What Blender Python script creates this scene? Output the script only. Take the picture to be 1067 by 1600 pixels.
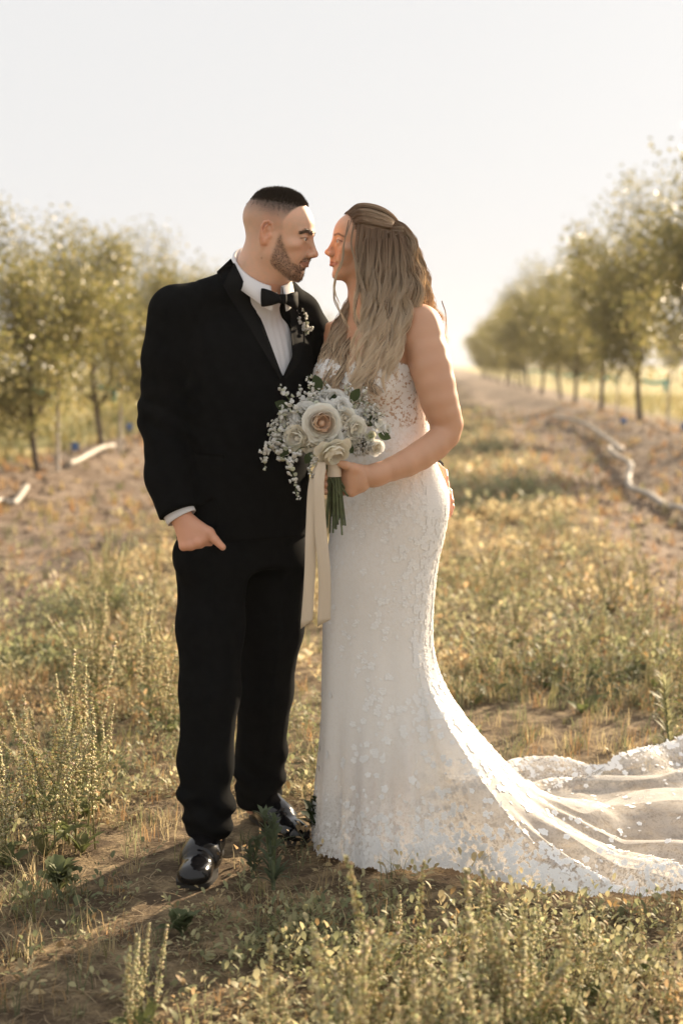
import bpy, math, random, time
import numpy as np
from mathutils import Vector, Matrix
T0 = time.time()
for o in list(bpy.data.objects): bpy.data.objects.remove(o)
scene = bpy.context.scene
COL = scene.collection
R = math.radians
rng = np.random.default_rng(7)
random.seed(7)

# ------------------------------------------------------------------ camera
CAM_H, FPX, PITCH = 1.35, 2222.0, R(5.9)          # focal length in pixels of the 1067x1600 picture
cam_d = bpy.data.cameras.new('camera'); cam = bpy.data.objects.new('camera', cam_d); COL.objects.link(cam)
cam.location = (0, 0, CAM_H); cam.rotation_euler = (R(90) - PITCH, 0, 0)
cam_d.sensor_fit = 'VERTICAL'; cam_d.sensor_height = 36.0; cam_d.lens = FPX / 1600 * 36
cam_d.clip_start = 0.05; cam_d.clip_end = 3000
cam_d.dof.use_dof = True; cam_d.dof.focus_distance = 3.80; cam_d.dof.aperture_fstop = 2.3
scene.camera = cam

# ------------------------------------------------------------------ sky and sun
SUN_AZ, SUN_EL = R(37), R(21)                     # right of the view direction, above the horizon
world = bpy.data.worlds.new('World'); scene.world = world; world.use_nodes = True
wn = world.node_tree; wn.nodes.clear()
sky = wn.nodes.new('ShaderNodeTexSky'); sky.sky_type = 'NISHITA'; sky.sun_disc = False
sky.sun_elevation = SUN_EL; sky.sun_rotation = SUN_AZ
sky.altitude = 0; sky.air_density = 1.0; sky.dust_density = 4.0; sky.ozone_density = 1.0
hs = wn.nodes.new('ShaderNodeHueSaturation'); hs.inputs['Saturation'].default_value = 0.35
mixh = wn.nodes.new('ShaderNodeMix'); mixh.data_type = 'RGBA'; mixh.inputs[0].default_value = 0.96
mixh.inputs[7].default_value = (6.2, 6.2, 6.25, 1)     # the even bright haze of the evening
bg = wn.nodes.new('ShaderNodeBackground'); bg.inputs['Strength'].default_value = 0.05
wo = wn.nodes.new('ShaderNodeOutputWorld')
wn.links.new(sky.outputs[0], hs.inputs['Color']); wn.links.new(hs.outputs[0], mixh.inputs[6])
wn.links.new(mixh.outputs[2], bg.inputs['Color']); wn.links.new(bg.outputs[0], wo.inputs['Surface'])

sun_d = bpy.data.lights.new('sun', 'SUN'); sun = bpy.data.objects.new('sun', sun_d); COL.objects.link(sun)
sun_d.energy = 5.0; sun_d.angle = R(0.6); sun_d.color = (1.0, 0.80, 0.56)
sdir = Vector((math.sin(SUN_AZ) * math.cos(SUN_EL), math.cos(SUN_AZ) * math.cos(SUN_EL), math.sin(SUN_EL)))
sun.rotation_euler = sdir.to_track_quat('Z', 'Y').to_euler(); sun.location = sdir * 60

vs = scene.view_settings
vs.view_transform = 'Standard'; vs.look = 'None'; vs.gamma = 1.0; vs.exposure = 1.45; vs.use_curve_mapping = False
scene.cycles.use_denoising = True
try: scene.cycles.denoiser = 'OPENIMAGEDENOISE'
except Exception: pass
scene.cycles.max_bounces = 8; scene.cycles.transparent_max_bounces = 16
scene.cycles.diffuse_bounces = 3; scene.cycles.glossy_bounces = 3; scene.cycles.transmission_bounces = 5
scene.cycles.caustics_reflective = False; scene.cycles.caustics_refractive = False
scene.cycles.sample_clamp_indirect = 6.0

def W(px, py, Y):
    """point at depth Y on the line of sight of a picture point (used to measure the place)"""
    a, b = (px - 533.5) / FPX, (800 - py) / FPX
    dy = math.cos(PITCH) + b * math.sin(PITCH); dz = -math.sin(PITCH) + b * math.cos(PITCH)
    return np.array([a / dy * Y, Y, CAM_H + dz / dy * Y])

# ------------------------------------------------------------------ helpers
def tag(o, label=None, cat=None, group=None, kind=None):
    if label: o['label'] = label
    if cat: o['category'] = cat
    if group: o['group'] = group
    if kind: o['kind'] = kind
    return o

def link(o, parent=None):
    COL.objects.link(o)
    if parent is not None: o.parent = parent
    return o

def empty(name, loc=(0, 0, 0), rz=0.0, scale=1.0):
    o = bpy.data.objects.new(name, None); o.empty_display_size = 0.05
    o.location = loc; o.rotation_euler = (0, 0, rz); o.scale = (scale,) * 3
    return link(o)

def mesh_data(name, V, F, mat=None, smooth=True, attrs=None, mats=None, midx=None):
    """V (n,3); F list/array of faces (quads or tris array) or list of arrays"""
    me = bpy.data.meshes.new(name)
    V = np.ascontiguousarray(V, dtype=np.float32)
    Fs = F if isinstance(F, list) and len(F) and isinstance(F[0], np.ndarray) and F[0].ndim == 2 else [np.asarray(F)]
    Fs = [np.asarray(f, dtype=np.int32) for f in Fs if len(f)]
    me.vertices.add(len(V)); me.vertices.foreach_set('co', V.ravel())
    nl = sum(f.size for f in Fs); npoly = sum(len(f) for f in Fs)
    me.loops.add(nl); me.polygons.add(npoly)
    li = np.concatenate([f.ravel() for f in Fs]); tot = np.concatenate([np.full(len(f), f.shape[1], np.int32) for f in Fs])
    st = np.concatenate([[0], np.cumsum(tot)[:-1]]).astype(np.int32)
    me.loops.foreach_set('vertex_index', li); me.polygons.foreach_set('loop_start', st); me.polygons.foreach_set('loop_total', tot)
    me.polygons.foreach_set('use_smooth', np.full(npoly, bool(smooth)))
    if midx is not None: me.polygons.foreach_set('material_index', np.asarray(midx, np.int32))
    for k, a in (attrs or {}).items():
        a = np.asarray(a, np.float32)
        if a.ndim == 1:
            at = me.attributes.new(k, 'FLOAT', 'POINT'); at.data.foreach_set('value', a)
        elif a.shape[1] == 2:
            at = me.attributes.new(k, 'FLOAT2', 'POINT'); at.data.foreach_set('vector', a.ravel())
        else:
            if a.shape[1] == 3: a = np.concatenate([a, np.ones((len(a), 1), np.float32)], 1)
            at = me.attributes.new(k, 'FLOAT_COLOR', 'POINT'); at.data.foreach_set('color', a.ravel())
    me.update(calc_edges=True); me.validate()
    for m in (mats or ([mat] if mat else [])): me.materials.append(m)
    return me

def obj(name, V, F, mat=None, parent=None, smooth=True, attrs=None, mats=None, midx=None, origin=None):
    V = np.asarray(V, float)
    if origin is not None: V = V - np.asarray(origin, float)
    o = bpy.data.objects.new(name, mesh_data(name, V, F, mat, smooth, attrs, mats, midx))
    if origin is not None: o.location = tuple(origin)
    return link(o, parent)

class MB:
    """collects vertices and faces of ONE mesh"""
    def __init__(s): s.v = []; s.q = []; s.t = []; s.n = 0; s.a = {}
    def add(s, V, Q=None, T=None, **attrs):
        V = np.asarray(V, float).reshape(-1, 3)
        if Q is not None and len(Q): s.q.append(np.asarray(Q, np.int64).reshape(-1, 4) + s.n)
        if T is not None and len(T): s.t.append(np.asarray(T, np.int64).reshape(-1, 3) + s.n)
        for k, a in attrs.items():
            a = np.asarray(a, float)
            if a.ndim == 0: a = np.full(len(V), float(a))
            elif a.ndim == 1 and len(a) in (3,) and len(V) != 3: a = np.tile(a, (len(V), 1))
            s.a.setdefault(k, []).append(a)
        s.v.append(V); s.n += len(V); return s
    def arrays(s):
        V = np.concatenate(s.v); F = []
        if s.q: F.append(np.concatenate(s.q))
        if s.t: F.append(np.concatenate(s.t))
        return V, F, {k: np.concatenate(a) for k, a in s.a.items()}
    def build(s, name, mat, parent=None, smooth=True, origin=None):
        V, F, A = s.arrays()
        return obj(name, V, F, mat, parent, smooth, A, origin=origin)
    def data(s, name, mat, smooth=True):
        V, F, A = s.arrays()
        return mesh_data(name, V, F, mat, smooth, A)

def grid_faces(n, m, wrap_n=False, wrap_m=False):
    i = np.arange(n if wrap_n else n - 1); j = np.arange(m if wrap_m else m - 1)
    I, J = np.meshgrid(i, j, indexing='ij'); I2 = (I + 1) % n; J2 = (J + 1) % m
    return np.stack([I * m + J, I2 * m + J, I2 * m + J2, I * m + J2], -1).reshape(-1, 4)

def frames(P, up=(0, 0, 1)):
    """parallel frames along a polyline"""
    P = np.asarray(P, float); T = np.gradient(P, axis=0); T /= np.linalg.norm(T, axis=1)[:, None] + 1e-12
    N = np.zeros_like(T); u = np.asarray(up, float)
    if abs(T[0] @ u) > 0.95: u = np.array([1.0, 0, 0])
    n = u - T[0] * (T[0] @ u)
    for i in range(len(P)):
        n = n - T[i] * (T[i] @ n); n /= np.linalg.norm(n) + 1e-12; N[i] = n
    return T, N, np.cross(T, N)

def tube(P, r, seg=6, cap=True):
    P = np.asarray(P, float); n = len(P); r = np.broadcast_to(np.asarray(r, float), (n,))
    T, N, B = frames(P); a = np.arange(seg) / seg * 2 * np.pi
    V = P[:, None] + r[:, None, None] * (np.cos(a)[None, :, None] * N[:, None] + np.sin(a)[None, :, None] * B[:, None])
    Q = grid_faces(n, seg, wrap_m=True); V = V.reshape(-1, 3); Tt = np.zeros((0, 3), int)
    if cap:
        V = np.concatenate([V, P[:1], P[-1:]]); k = np.arange(seg)
        Tt = np.concatenate([np.stack([np.full(seg, n * seg), (k + 1) % seg, k], 1),
                             np.stack([np.full(seg, n * seg + 1), (n - 1) * seg + k, (n - 1) * seg + (k + 1) % seg], 1)])
    return V, Q, Tt

def spline(P, n, closed=False):
    """Catmull-Rom through points"""
    P = np.asarray(P, float); m = len(P)
    if m == 2: return P[0] + (P[1] - P[0]) * np.linspace(0, 1, n)[:, None]
    if closed: E = np.concatenate([P[-1:], P, P[:2]]); t = np.linspace(0, m, n, endpoint=False)
    else: E = np.concatenate([2 * P[:1] - P[1:2], P, 2 * P[-1:] - P[-2:-1]]); t = np.linspace(0, m - 1, n)
    i = np.minimum(t.astype(int), (m - 1 if closed else m - 2)); u = (t - i)[:, None]
    a, b, c, d = E[i], E[i + 1], E[i + 2], E[i + 3]
    return 0.5 * (2 * b + (c - a) * u + (2 * a - 5 * b + 4 * c - d) * u ** 2 + (3 * b - a - 3 * c + d) * u ** 3)

def box(c, s, M=None):
    c = np.asarray(c, float); s = np.asarray(s, float) / 2
    V = np.array([[x, y, z] for x in (-1, 1) for y in (-1, 1) for z in (-1, 1)]) * s
    if M is not None: V = V @ np.asarray(M).T
    Q = [[0, 1, 3, 2], [4, 6, 7, 5], [0, 4, 5, 1], [2, 3, 7, 6], [0, 2, 6, 4], [1, 5, 7, 3]]
    return V + c, Q

def rotz(a): c, s = math.cos(a), math.sin(a); return np.array([[c, -s, 0], [s, c, 0], [0, 0, 1.0]])
def rotx(a): c, s = math.cos(a), math.sin(a); return np.array([[1.0, 0, 0], [0, c, -s], [0, s, c]])
def roty(a): c, s = math.cos(a), math.sin(a); return np.array([[c, 0, s], [0, 1.0, 0], [-s, 0, c]])

def vnoise(P, freq=1.0, seed=0, octaves=1):
    """smooth value noise in [-1,1] at points P (n,3)"""
    P = np.asarray(P, float) * freq; out = np.zeros(len(P)); amp = 1.0; tot = 0
    for o in range(octaves):
        q = P * 2 ** o + seed * 17.13; i = np.floor(q).astype(np.int64); f = q - i; f = f * f * (3 - 2 * f)
        acc = np.zeros(len(P))
        for dx in (0, 1):
            for dy in (0, 1):
                for dz in (0, 1):
                    h = (i[:, 0] + dx) * 374761393 + (i[:, 1] + dy) * 668265263 + (i[:, 2] + dz) * 2147483647 + seed * 1013 + o * 7919
                    h = (h ^ (h >> 13)) * 1274126177; h = h ^ (h >> 16)
                    v = (h & 0xffff) / 32767.5 - 1
                    acc += v * (f[:, 0] if dx else 1 - f[:, 0]) * (f[:, 1] if dy else 1 - f[:, 1]) * (f[:, 2] if dz else 1 - f[:, 2])
        out += acc * amp; tot += amp; amp *= 0.5
    return out / tot

def smooth01(x, a, b):
    t = np.clip((np.asarray(x, float) - a) / (b - a), 0, 1); return t * t * (3 - 2 * t)

# ------------------------------------------------------------------ materials
def mat(name, color=(0.5, 0.5, 0.5), rough=0.6, attr=None, noise=None, bump=None, spec=0.5, sss=None, sheen=0, transl=0, metallic=0, coat=0, attr_mul=None):
    """noise=(scale, dark, light) multiplies colour; bump=(scale, strength, distance)"""
    m = bpy.data.materials.new(name); m.use_nodes = True; nt = m.node_tree; N = nt.nodes; L = nt.links
    b = N['Principled BSDF']; out = N['Material Output']
    b.inputs['Roughness'].default_value = rough; b.inputs['Specular IOR Level'].default_value = spec
    b.inputs['Metallic'].default_value = metallic
    if sheen: b.inputs['Sheen Weight'].default_value = sheen; b.inputs['Sheen Roughness'].default_value = 0.4
    if coat: b.inputs['Coat Weight'].default_value = coat; b.inputs['Coat Roughness'].default_value = 0.03
    src = None
    if attr:
        a = N.new('ShaderNodeAttribute'); a.attribute_name = attr; src = a.outputs['Color']
    else:
        c = N.new('ShaderNodeRGB'); c.outputs[0].default_value = (*color, 1); src = c.outputs[0]
    tc = N.new('ShaderNodeTexCoord')
    if noise:
        n = N.new('ShaderNodeTexNoise'); n.inputs['Scale'].default_value = noise[0]; n.inputs['Detail'].default_value = 4
        L.new(tc.outputs['Object'], n.inputs['Vector'])
        mr = N.new('ShaderNodeMapRange'); mr.inputs[1].default_value = 0.3; mr.inputs[2].default_value = 0.7
        mr.inputs[3].default_value = noise[1]; mr.inputs[4].default_value = noise[2]; L.new(n.outputs['Fac'], mr.inputs[0])
        mx = N.new('ShaderNodeMix'); mx.data_type = 'RGBA'; mx.blend_type = 'MULTIPLY'; mx.inputs[0].default_value = 1
        L.new(src, mx.inputs[6]); L.new(mr.outputs[0], mx.inputs[7]); src = mx.outputs[2]
    L.new(src, b.inputs['Base Color'])
    if bump:
        n = N.new('ShaderNodeTexNoise'); n.inputs['Scale'].default_value = bump[0]; n.inputs['Detail'].default_value = 5
        L.new(tc.outputs['Object'], n.inputs['Vector'])
        bp = N.new('ShaderNodeBump'); bp.inputs['Strength'].default_value = bump[1]; bp.inputs['Distance'].default_value = bump[2]
        L.new(n.outputs['Fac'], bp.inputs['Height']); L.new(bp.outputs[0], b.inputs['Normal'])
    if sss:
        b.inputs['Subsurface Weight'].default_value = sss[0]; b.inputs['Subsurface Radius'].default_value = sss[1]
        b.inputs['Subsurface Scale'].default_value = sss[2]
    if transl:
        t = N.new('ShaderNodeBsdfTranslucent'); L.new(src, t.inputs['Color'])
        ms = N.new('ShaderNodeMixShader'); ms.inputs[0].default_value = transl
        L.new(b.outputs[0], ms.inputs[1]); L.new(t.outputs[0], ms.inputs[2]); L.new(ms.outputs[0], out.inputs['Surface'])
    return m
# ------------------------------------------------------------------ implicit bodies meshed as one continuous surface
def smin(a, b, k):
    if k <= 0: return np.minimum(a, b)
    h = np.maximum(k - np.abs(a - b), 0) / k
    return np.minimum(a, b) - h * h * k * 0.25
def smax(a, b, k): return -smin(-a, -b, k)

class SDF:
    """ordered list of primitives; each: (op, f, k, centre, radius)"""
    def __init__(s): s.L = []
    def _add(s, op, f, k, c, r): s.L.append((op, f, k, np.asarray(c, float), float(r))); return s
    def ell(s, c, r, k=0.0, M=None, op='+'):
        c = np.asarray(c, float); r = np.asarray(r, float); Mt = None if M is None else np.asarray(M, float)
        def f(P):
            q = P - c
            if Mt is not None: q = q @ Mt              # rows: world -> local with M columns = local axes
            k0 = np.sqrt(((q / r) ** 2).sum(-1)); k1 = np.sqrt(((q / r ** 2) ** 2).sum(-1)) + 1e-9
            return k0 * (k0 - 1) / k1
        return s._add(op, f, k, c, r.max())
    def cap(s, a, b, ra, rb, k=0.0, op='+', flat=None):
        """round cone; flat=(axis, factor) squashes along an axis"""
        a = np.asarray(a, float); b = np.asarray(b, float); ba = b - a; bb = ba @ ba + 1e-12
        fx = None if flat is None else (np.asarray(flat[0], float) / np.linalg.norm(flat[0]), flat[1])
        def f(P):
            pa = P - a; h = np.clip(pa @ ba / bb, 0, 1); q = pa - h[..., None] * ba
            if fx is not None:
                q = q + (q @ fx[0])[..., None] * fx[0] * (1 / fx[1] - 1)
                return (np.sqrt((q ** 2).sum(-1)) - (ra + (rb - ra) * h)) * min(1, fx[1])
            return np.sqrt((q ** 2).sum(-1)) - (ra + (rb - ra) * h)
        return s._add(op, f, k, (a + b) / 2, np.linalg.norm(ba) / 2 + max(ra, rb) * 1.05)
    def chain(s, pts, rads, k=0.01, k0=None, **kw):
        for i in range(len(pts) - 1):
            s.cap(pts[i], pts[i + 1], rads[i], rads[i + 1], k=(k if i or k0 is None else k0), **kw)
        return s
    def limb(s, pts, rads, k0=.03, n=14, k=.004):
        """smooth tapering limb"""
        Q = spline(np.concatenate([np.asarray(pts, float), np.asarray(rads, float)[:, None]], 1), n)
        return s.chain(Q[:, :3], Q[:, 3], k, k0)
    def loft(s, secs, yaw, k=0.0, p=2.0, op='+', cap_r=0.02):
        """horizontal super-ellipse sections: rows (z, cx, cy, rf, rl) rf: half size along facing, rl: half width; yaw rotates"""
        S = np.asarray(sorted(secs), float); c, sn = math.cos(yaw), math.sin(yaw)
        zz = np.linspace(S[0, 0], S[-1, 0], 200)
        # smooth interpolation (Catmull-Rom over rows, resampled to z)
        C = spline(S, 400); o = np.argsort(C[:, 0]); C = C[o]
        T = np.stack([np.interp(zz, C[:, 0], C[:, j]) for j in range(1, 5)], 1)
        z0, z1 = zz[0], zz[-1]
        def f(P):
            z = np.clip(P[..., 2], z0, z1)
            cx = np.interp(z, zz, T[:, 0]); cy = np.interp(z, zz, T[:, 1]); rf = np.interp(z, zz, T[:, 2]); rl = np.interp(z, zz, T[:, 3])
            dx, dy = P[..., 0] - cx, P[..., 1] - cy
            u = dx * c + dy * sn; v = -dx * sn + dy * c
            if p == 2.0:
                k0 = np.sqrt((u / rf) ** 2 + (v / rl) ** 2); k1 = np.sqrt((u / rf ** 2) ** 2 + (v / rl ** 2) ** 2) + 1e-9
                d = k0 * (k0 - 1) / k1
            else:
                d = ((np.abs(u / rf) ** p + np.abs(v / rl) ** p) ** (1 / p) - 1) * np.minimum(rf, rl)
            e = np.abs(P[..., 2] - z)
            return smax(d, np.where(P[..., 2] > z1, P[..., 2] - z1, np.where(P[..., 2] < z0, z0 - P[..., 2], -np.minimum(P[..., 2] - z0, z1 - P[..., 2]))), cap_r)
        cc = np.array([S[:, 1].mean(), S[:, 2].mean(), (z0 + z1) / 2])
        rr = math.hypot((z1 - z0) / 2, max(S[:, 3].max(), S[:, 4].max()) * 1.5 + np.ptp(S[:, 1]) + np.ptp(S[:, 2]))
        return s._add(op, f, k, cc, rr)
    def half(s, point, normal, k=0.0):
        """keep the side the normal points away from"""
        pt = np.asarray(point, float); n = np.asarray(normal, float); n = n / np.linalg.norm(n)
        return s._add('&', lambda P: (P - pt) @ n, k, pt, 1e9)
    def fn(s, f, k=0.0, op='+', c=(0, 0, 0), r=1e9): return s._add(op, f, k, c, r)
    def __call__(s, P, bc=None, br=None):
        d = None
        for op, f, k, c, r in s.L:
            if bc is not None and r < 1e8 and op != '&' and np.linalg.norm(bc - c) - r > br + 1.7 * k + CULL: continue
            v = f(P)
            if d is None: d = v if op in '+&' else np.full(P.shape[:-1], 1.0); continue
            if op == '+': d = smin(d, v, k)
            elif op == '-': d = smax(d, -v, k)
            elif op == '&': d = smax(d, v, k)
            elif op == 'd': d = d + v           # displacement
        return np.full(P.shape[:-1], 1.0) if d is None else d

def axis_grid(a, b, h, fine=()):
    """coordinates from a to b with spacing h, finer inside the given (lo, hi, h) ranges"""
    out = [a]; x = a
    while x < b:
        hh = h
        for lo, hi, hf in fine:
            if lo <= x <= hi: hh = min(hh, hf)
        x += hh; out.append(x)
    return np.array(out)

MESH_STAT = []
CULL = .03
BLK = 10
def mesh_sdf(S, xs, ys, zs, B=None, slack=1.35):
    """naive surface nets over a rectilinear grid, block by block"""
    B = B or BLK
    G = [np.asarray(g, float) for g in (xs, ys, zs)]
    n = [len(g) - 1 for g in G]; nb = [(m + B - 1) // B for m in n]
    G = [np.concatenate([g, g[-1] + (g[-1] - g[-2]) * np.arange(1, nb[i] * B - n[i] + 2)]) for i, g in enumerate(G)]
    NY, NZ = nb[1] * B + 2, nb[2] * B + 2
    I = np.stack(np.meshgrid(*[np.arange(m) for m in nb], indexing='ij'), -1).reshape(-1, 3)
    lo = np.stack([G[a][I[:, a] * B] for a in range(3)], 1); hi = np.stack([G[a][I[:, a] * B + B] for a in range(3)], 1)
    cen = (lo + hi) / 2; rad = np.linalg.norm(hi - lo, axis=1) / 2
    dc = S(cen); act = np.where(np.abs(dc) < rad * slack + 0.006)[0]
    keys, verts, quads = [], [], []
    corner = [(0, 0, 0), (1, 0, 0), (0, 1, 0), (1, 1, 0), (0, 0, 1), (1, 0, 1), (0, 1, 1), (1, 1, 1)]
    edges = [(0, 1), (2, 3), (4, 5), (6, 7), (0, 2), (1, 3), (4, 6), (5, 7), (0, 4), (1, 5), (2, 6), (3, 7)]
    for b in act:
        i0 = I[b] * B
        g = [G[a][i0[a]:i0[a] + B + 1] for a in range(3)]
        P = np.stack(np.meshgrid(*g, indexing='ij'), -1)
        V = S(P.reshape(-1, 3), cen[b], rad[b]).reshape(P.shape[:3])
        neg = V < 0
        if neg.all() or not neg.any(): continue
        c8 = [V[dx:B + dx, dy:B + dy, dz:B + dz] for dx, dy, dz in corner]
        s = sum((c < 0).astype(np.int8) for c in c8); m = (s > 0) & (s < 8)
        ijk = np.argwhere(m)
        if not len(ijk): continue
        vals = np.stack([c[m] for c in c8], 1)
        pos = np.stack([P[dx:B + dx, dy:B + dy, dz:B + dz][m] for dx, dy, dz in corner], 1)
        acc = np.zeros((len(ijk), 3)); cnt = np.zeros(len(ijk))
        for e0, e1 in edges:
            a0, a1 = vals[:, e0], vals[:, e1]; x = (a0 < 0) != (a1 < 0)
            t = a0 / np.where(x, a0 - a1, 1)
            acc += np.where(x[:, None], pos[:, e0] + t[:, None] * (pos[:, e1] - pos[:, e0]), 0); cnt += x
        verts.append(acc / cnt[:, None])
        gi = ijk + i0; keys.append((gi[:, 0] * NY + gi[:, 1]) * NZ + gi[:, 2])
        for ax in range(3):
            a, bx = V[:B, :B, :B], None
            sl = [slice(0, B)] * 3; sl[ax] = slice(1, B + 1); bx = V[tuple(sl)]
            cr = (a < 0) != (bx < 0)
            e = np.argwhere(cr)
            if not len(e): continue
            flip = (a[cr] < 0); e = e + i0
            u, w = [(1, 2), (2, 0), (0, 1)][ax]
            k4 = []
            for du, dw in ((1, 1), (0, 1), (0, 0), (1, 0)):
                q = e.copy(); q[:, u] -= du; q[:, w] -= dw
                k4.append(np.where((q >= 0).all(1), (q[:, 0] * NY + q[:, 1]) * NZ + q[:, 2], -1))
            k4 = np.stack(k4, 1); k4[~flip] = k4[~flip][:, ::-1]
            quads.append(k4)
    keys = np.concatenate(keys); V = np.concatenate(verts); Q = np.concatenate(quads)
    o = np.argsort(keys); keys = keys[o]; V = V[o]
    ix = np.searchsorted(keys, Q); ix = np.clip(ix, 0, len(keys) - 1)
    ok = (keys[ix] == Q).all(1)
    MESH_STAT.append((len(act), len(V), int((~ok).sum())))
    return V, ix[ok]

def relax(V, Q, it=1, lam=0.5, mask=None):
    """Laplacian smoothing"""
    E = np.concatenate([Q[:, [0, 1]], Q[:, [1, 2]], Q[:, [2, 3]], Q[:, [3, 0]]]); E = np.concatenate([E, E[:, ::-1]])
    for _ in range(it):
        acc = np.zeros_like(V); cnt = np.zeros(len(V))
        for a in range(3): acc[:, a] = np.bincount(E[:, 0], V[E[:, 1], a], len(V))
        cnt = np.bincount(E[:, 0], minlength=len(V)); mv = acc / np.maximum(cnt, 1)[:, None]
        l = lam if mask is None else (lam * mask)[:, None]
        V = V + (mv - V) * l
    return V

def project(S, x, z, y0, y1, n=160):
    """first hit of the surface going along +Y from y0 at each (x, z)"""
    x = np.asarray(x, float); z = np.asarray(z, float)
    if x.ndim > 1: return project(S, x.ravel(), z.ravel(), y0, y1, n).reshape(x.shape)
    ys = np.linspace(y0, y1, n)
    best = np.full(x.shape, np.nan); prev = None
    for y in ys:
        d = S(np.stack([x, np.full_like(x, y), z], -1))
        if prev is not None:
            h = (d < 0) & (prev >= 0) & np.isnan(best)
            t = prev / np.where(h, prev - d, 1)
            best = np.where(h, y - (ys[1] - ys[0]) * (1 - t), best)
        prev = d
    return best

def sdf_normal(S, P, e=0.002):
    g = np.stack([S(P + np.eye(3)[a] * e) - S(P - np.eye(3)[a] * e) for a in range(3)], -1)
    return g / (np.linalg.norm(g, axis=-1, keepdims=True) + 1e-12)
# ------------------------------------------------------------------ heads (local millimetres: x forward, y left, z up, origin between the ear canals)
def head_frame(yaw, pitch, roll=0.0):
    f = np.array([math.cos(pitch) * math.cos(yaw), math.cos(pitch) * math.sin(yaw), math.sin(pitch)])
    l = np.cross([0, 0, 1.0], f); l /= np.linalg.norm(l); u = np.cross(f, l)
    l2 = l * math.cos(roll) + u * math.sin(roll); u2 = np.cross(f, l2)
    return np.stack([f, l2, u2], 1)

def add_head(S, O, M, female=False, sc=1.0, back=0.0, zup=1.0):
    H = lambda x, y, z: O + M @ (np.array([x, y, z], float) * 0.001 * sc)
    m = 0.001 * sc
    E = lambda c, r, k=0, op='+', A=None: S.ell(H(*c), np.array(r, float) * m, k * m, M if A is None else M @ A, op)
    C = lambda a, b, ra, rb, k=0, op='+', flat=None: S.cap(H(*a), H(*b), ra * m, rb * m, k * m, op, None if flat is None else (M @ np.array(flat[0], float), flat[1]))
    g = 1 if female else 0
    E((11 - back, 0, 46 * zup), (88 + back * .4, 73 - 2 * g, 76 * zup))                                   # cranium
    E((38, 0, 30 * zup), (64, 66 - 2 * g, 60 * zup), 20)                              # forehead
    E((40, 0, -15), (56, 62 - 3 * g, 50), 22)                             # mid face
    E((44, 0, -60), (50, 47 - 4 * g, 44), 22)                             # muzzle
    E((46 + 1 * g, 0, -80), (40 - 2 * g, 40 - 6 * g, 30), 18)               # lower jaw
    for s in (-1, 1):
        C((6, s * (46 - 4 * g), -50), (60, s * (27 - 4 * g), -92 + 4 * g), 16 - 4 * g, 15 - 3 * g, 18)   # jaw line
        C((-2, s * (54 - 3 * g), -8), (6, s * (46 - 4 * g), -50), 13, 14, 18)
        E((64, s * 45, -20), (20, 18, 14), 16)                             # cheekbone
        E((66, s * 32, -48), (20, 18, 20), 16)                             # cheek
    C((70 + 5 * g, -8, -101 + 3 * g), (70 + 5 * g, 8, -101 + 3 * g), 17 - 3 * g, 17 - 3 * g, 12)                        # chin
    br = 8 - 3 * g
    for s in (-1, 1):
        C((95, s * 10, 20), (78, s * 45, 19), br, br - 1, 11)               # brow ridge
    for s in (-1, 1):
        E((101, s * 32, 1), (17, 17, 11), 9, '-')                           # socket
    # nose
    C((95, 0, 8), (113 - 2 * g, 0, -30), 7, 7.5 - 1.0 * g, 12)
    E((115 - 1 * g, 0, -37 + 2 * g), (10.5 - 1.5 * g, 9.5 - 1.5 * g, 9 - 1 * g), 6)
    E((103, 0, -37 + 2 * g), (15, 9, 11), 5)
    for s in (-1, 1):
        E((104, s * (12 - 2 * g), -41 + 2 * g), (10, 7, 8), 5)
        E((109, s * 6, -48.5 + 2 * g), (4.5, 2.6, 3), 1.5, '-')
    # eyes: lids with an almond opening
    for s in (-1, 1):
        E((83, s * 31, 0), (14.2, 14.2, 13.2), 4)
        E((100, s * 32, -0.5), (13, 13.5, 4.6), 1.5, '-')
        C((92, s * 20, 6.5), (86, s * 44, 5.5), 3.2, 2.6, 5)               # upper lid fold
        C((91, s * 21, -10), (84, s * 42, -8), 3.0, 2.4, 6)                 # lower lid
    # mouth
    zl = -64
    C((97, 0, zl + 12), (94, 0, zl + 5), 8, 8, 8)
    for s in (-1, 1):
        C((97.5, s * 3, zl + 2.5), (83, s * 24, zl - 1.0), 5.2, 2.6, 4)
        C((96, 0, zl - 7), (83, s * 22, zl - 3.0), 6.2, 3.0, 4)
    for s in (-1, 1):
        C((105, 0, zl - 2.2), (86, s * 27, zl - 1.0 + 2.5 * g), 1.5, 1.2, 2.0, '-')
        E((84, s * 28, zl - 1), (3, 3, 4), 6, '-')
    E((97, 0, zl - 17), (8, 16, 5), 7, '-')
    C((106, 0, zl + 14), (104, 0, zl + 6), 2.2, 2.2, 3, '-')
    # ears
    for s in (-1, 1):
        A = rotz(s * R(-22)) @ roty(R(12))
        e = np.array([-6, s * 71, 2.0])
        def P(u, v, w): return e + A @ np.array([-u, s * w, v])            # u back, v up, w outwards
        E(P(6, 2, 1), (17, 3.2, 27), 3, '+', A)
        C(P(0, -10, 1), P(2, -24, 2), 6.5, 6.0, 4)                          # lobe
        rim = [P(-7, 4, 0), P(-8, 16, 3), P(-2, 27, 5), P(9, 31, 7), P(19, 25, 8), P(22, 12, 8), P(19, -2, 7), P(12, -14, 5), P(4, -24, 3)]
        for i in range(len(rim) - 1): C(rim[i], rim[i + 1], 3.6, 3.6, 2.5)
        anti = [P(6, 24, 5), P(12, 14, 6), P(12, 2, 6), P(7, -9, 4)]
        for i in range(len(anti) - 1): C(anti[i], anti[i + 1], 2.6, 2.6, 2.5)
        E(P(1, -1, 6), (8, 7, 11), 3, '-', A)                               # concha
        E(P(-8, -4, 4), (4, 4, 6), 3)                                      # tragus
    return H

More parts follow.
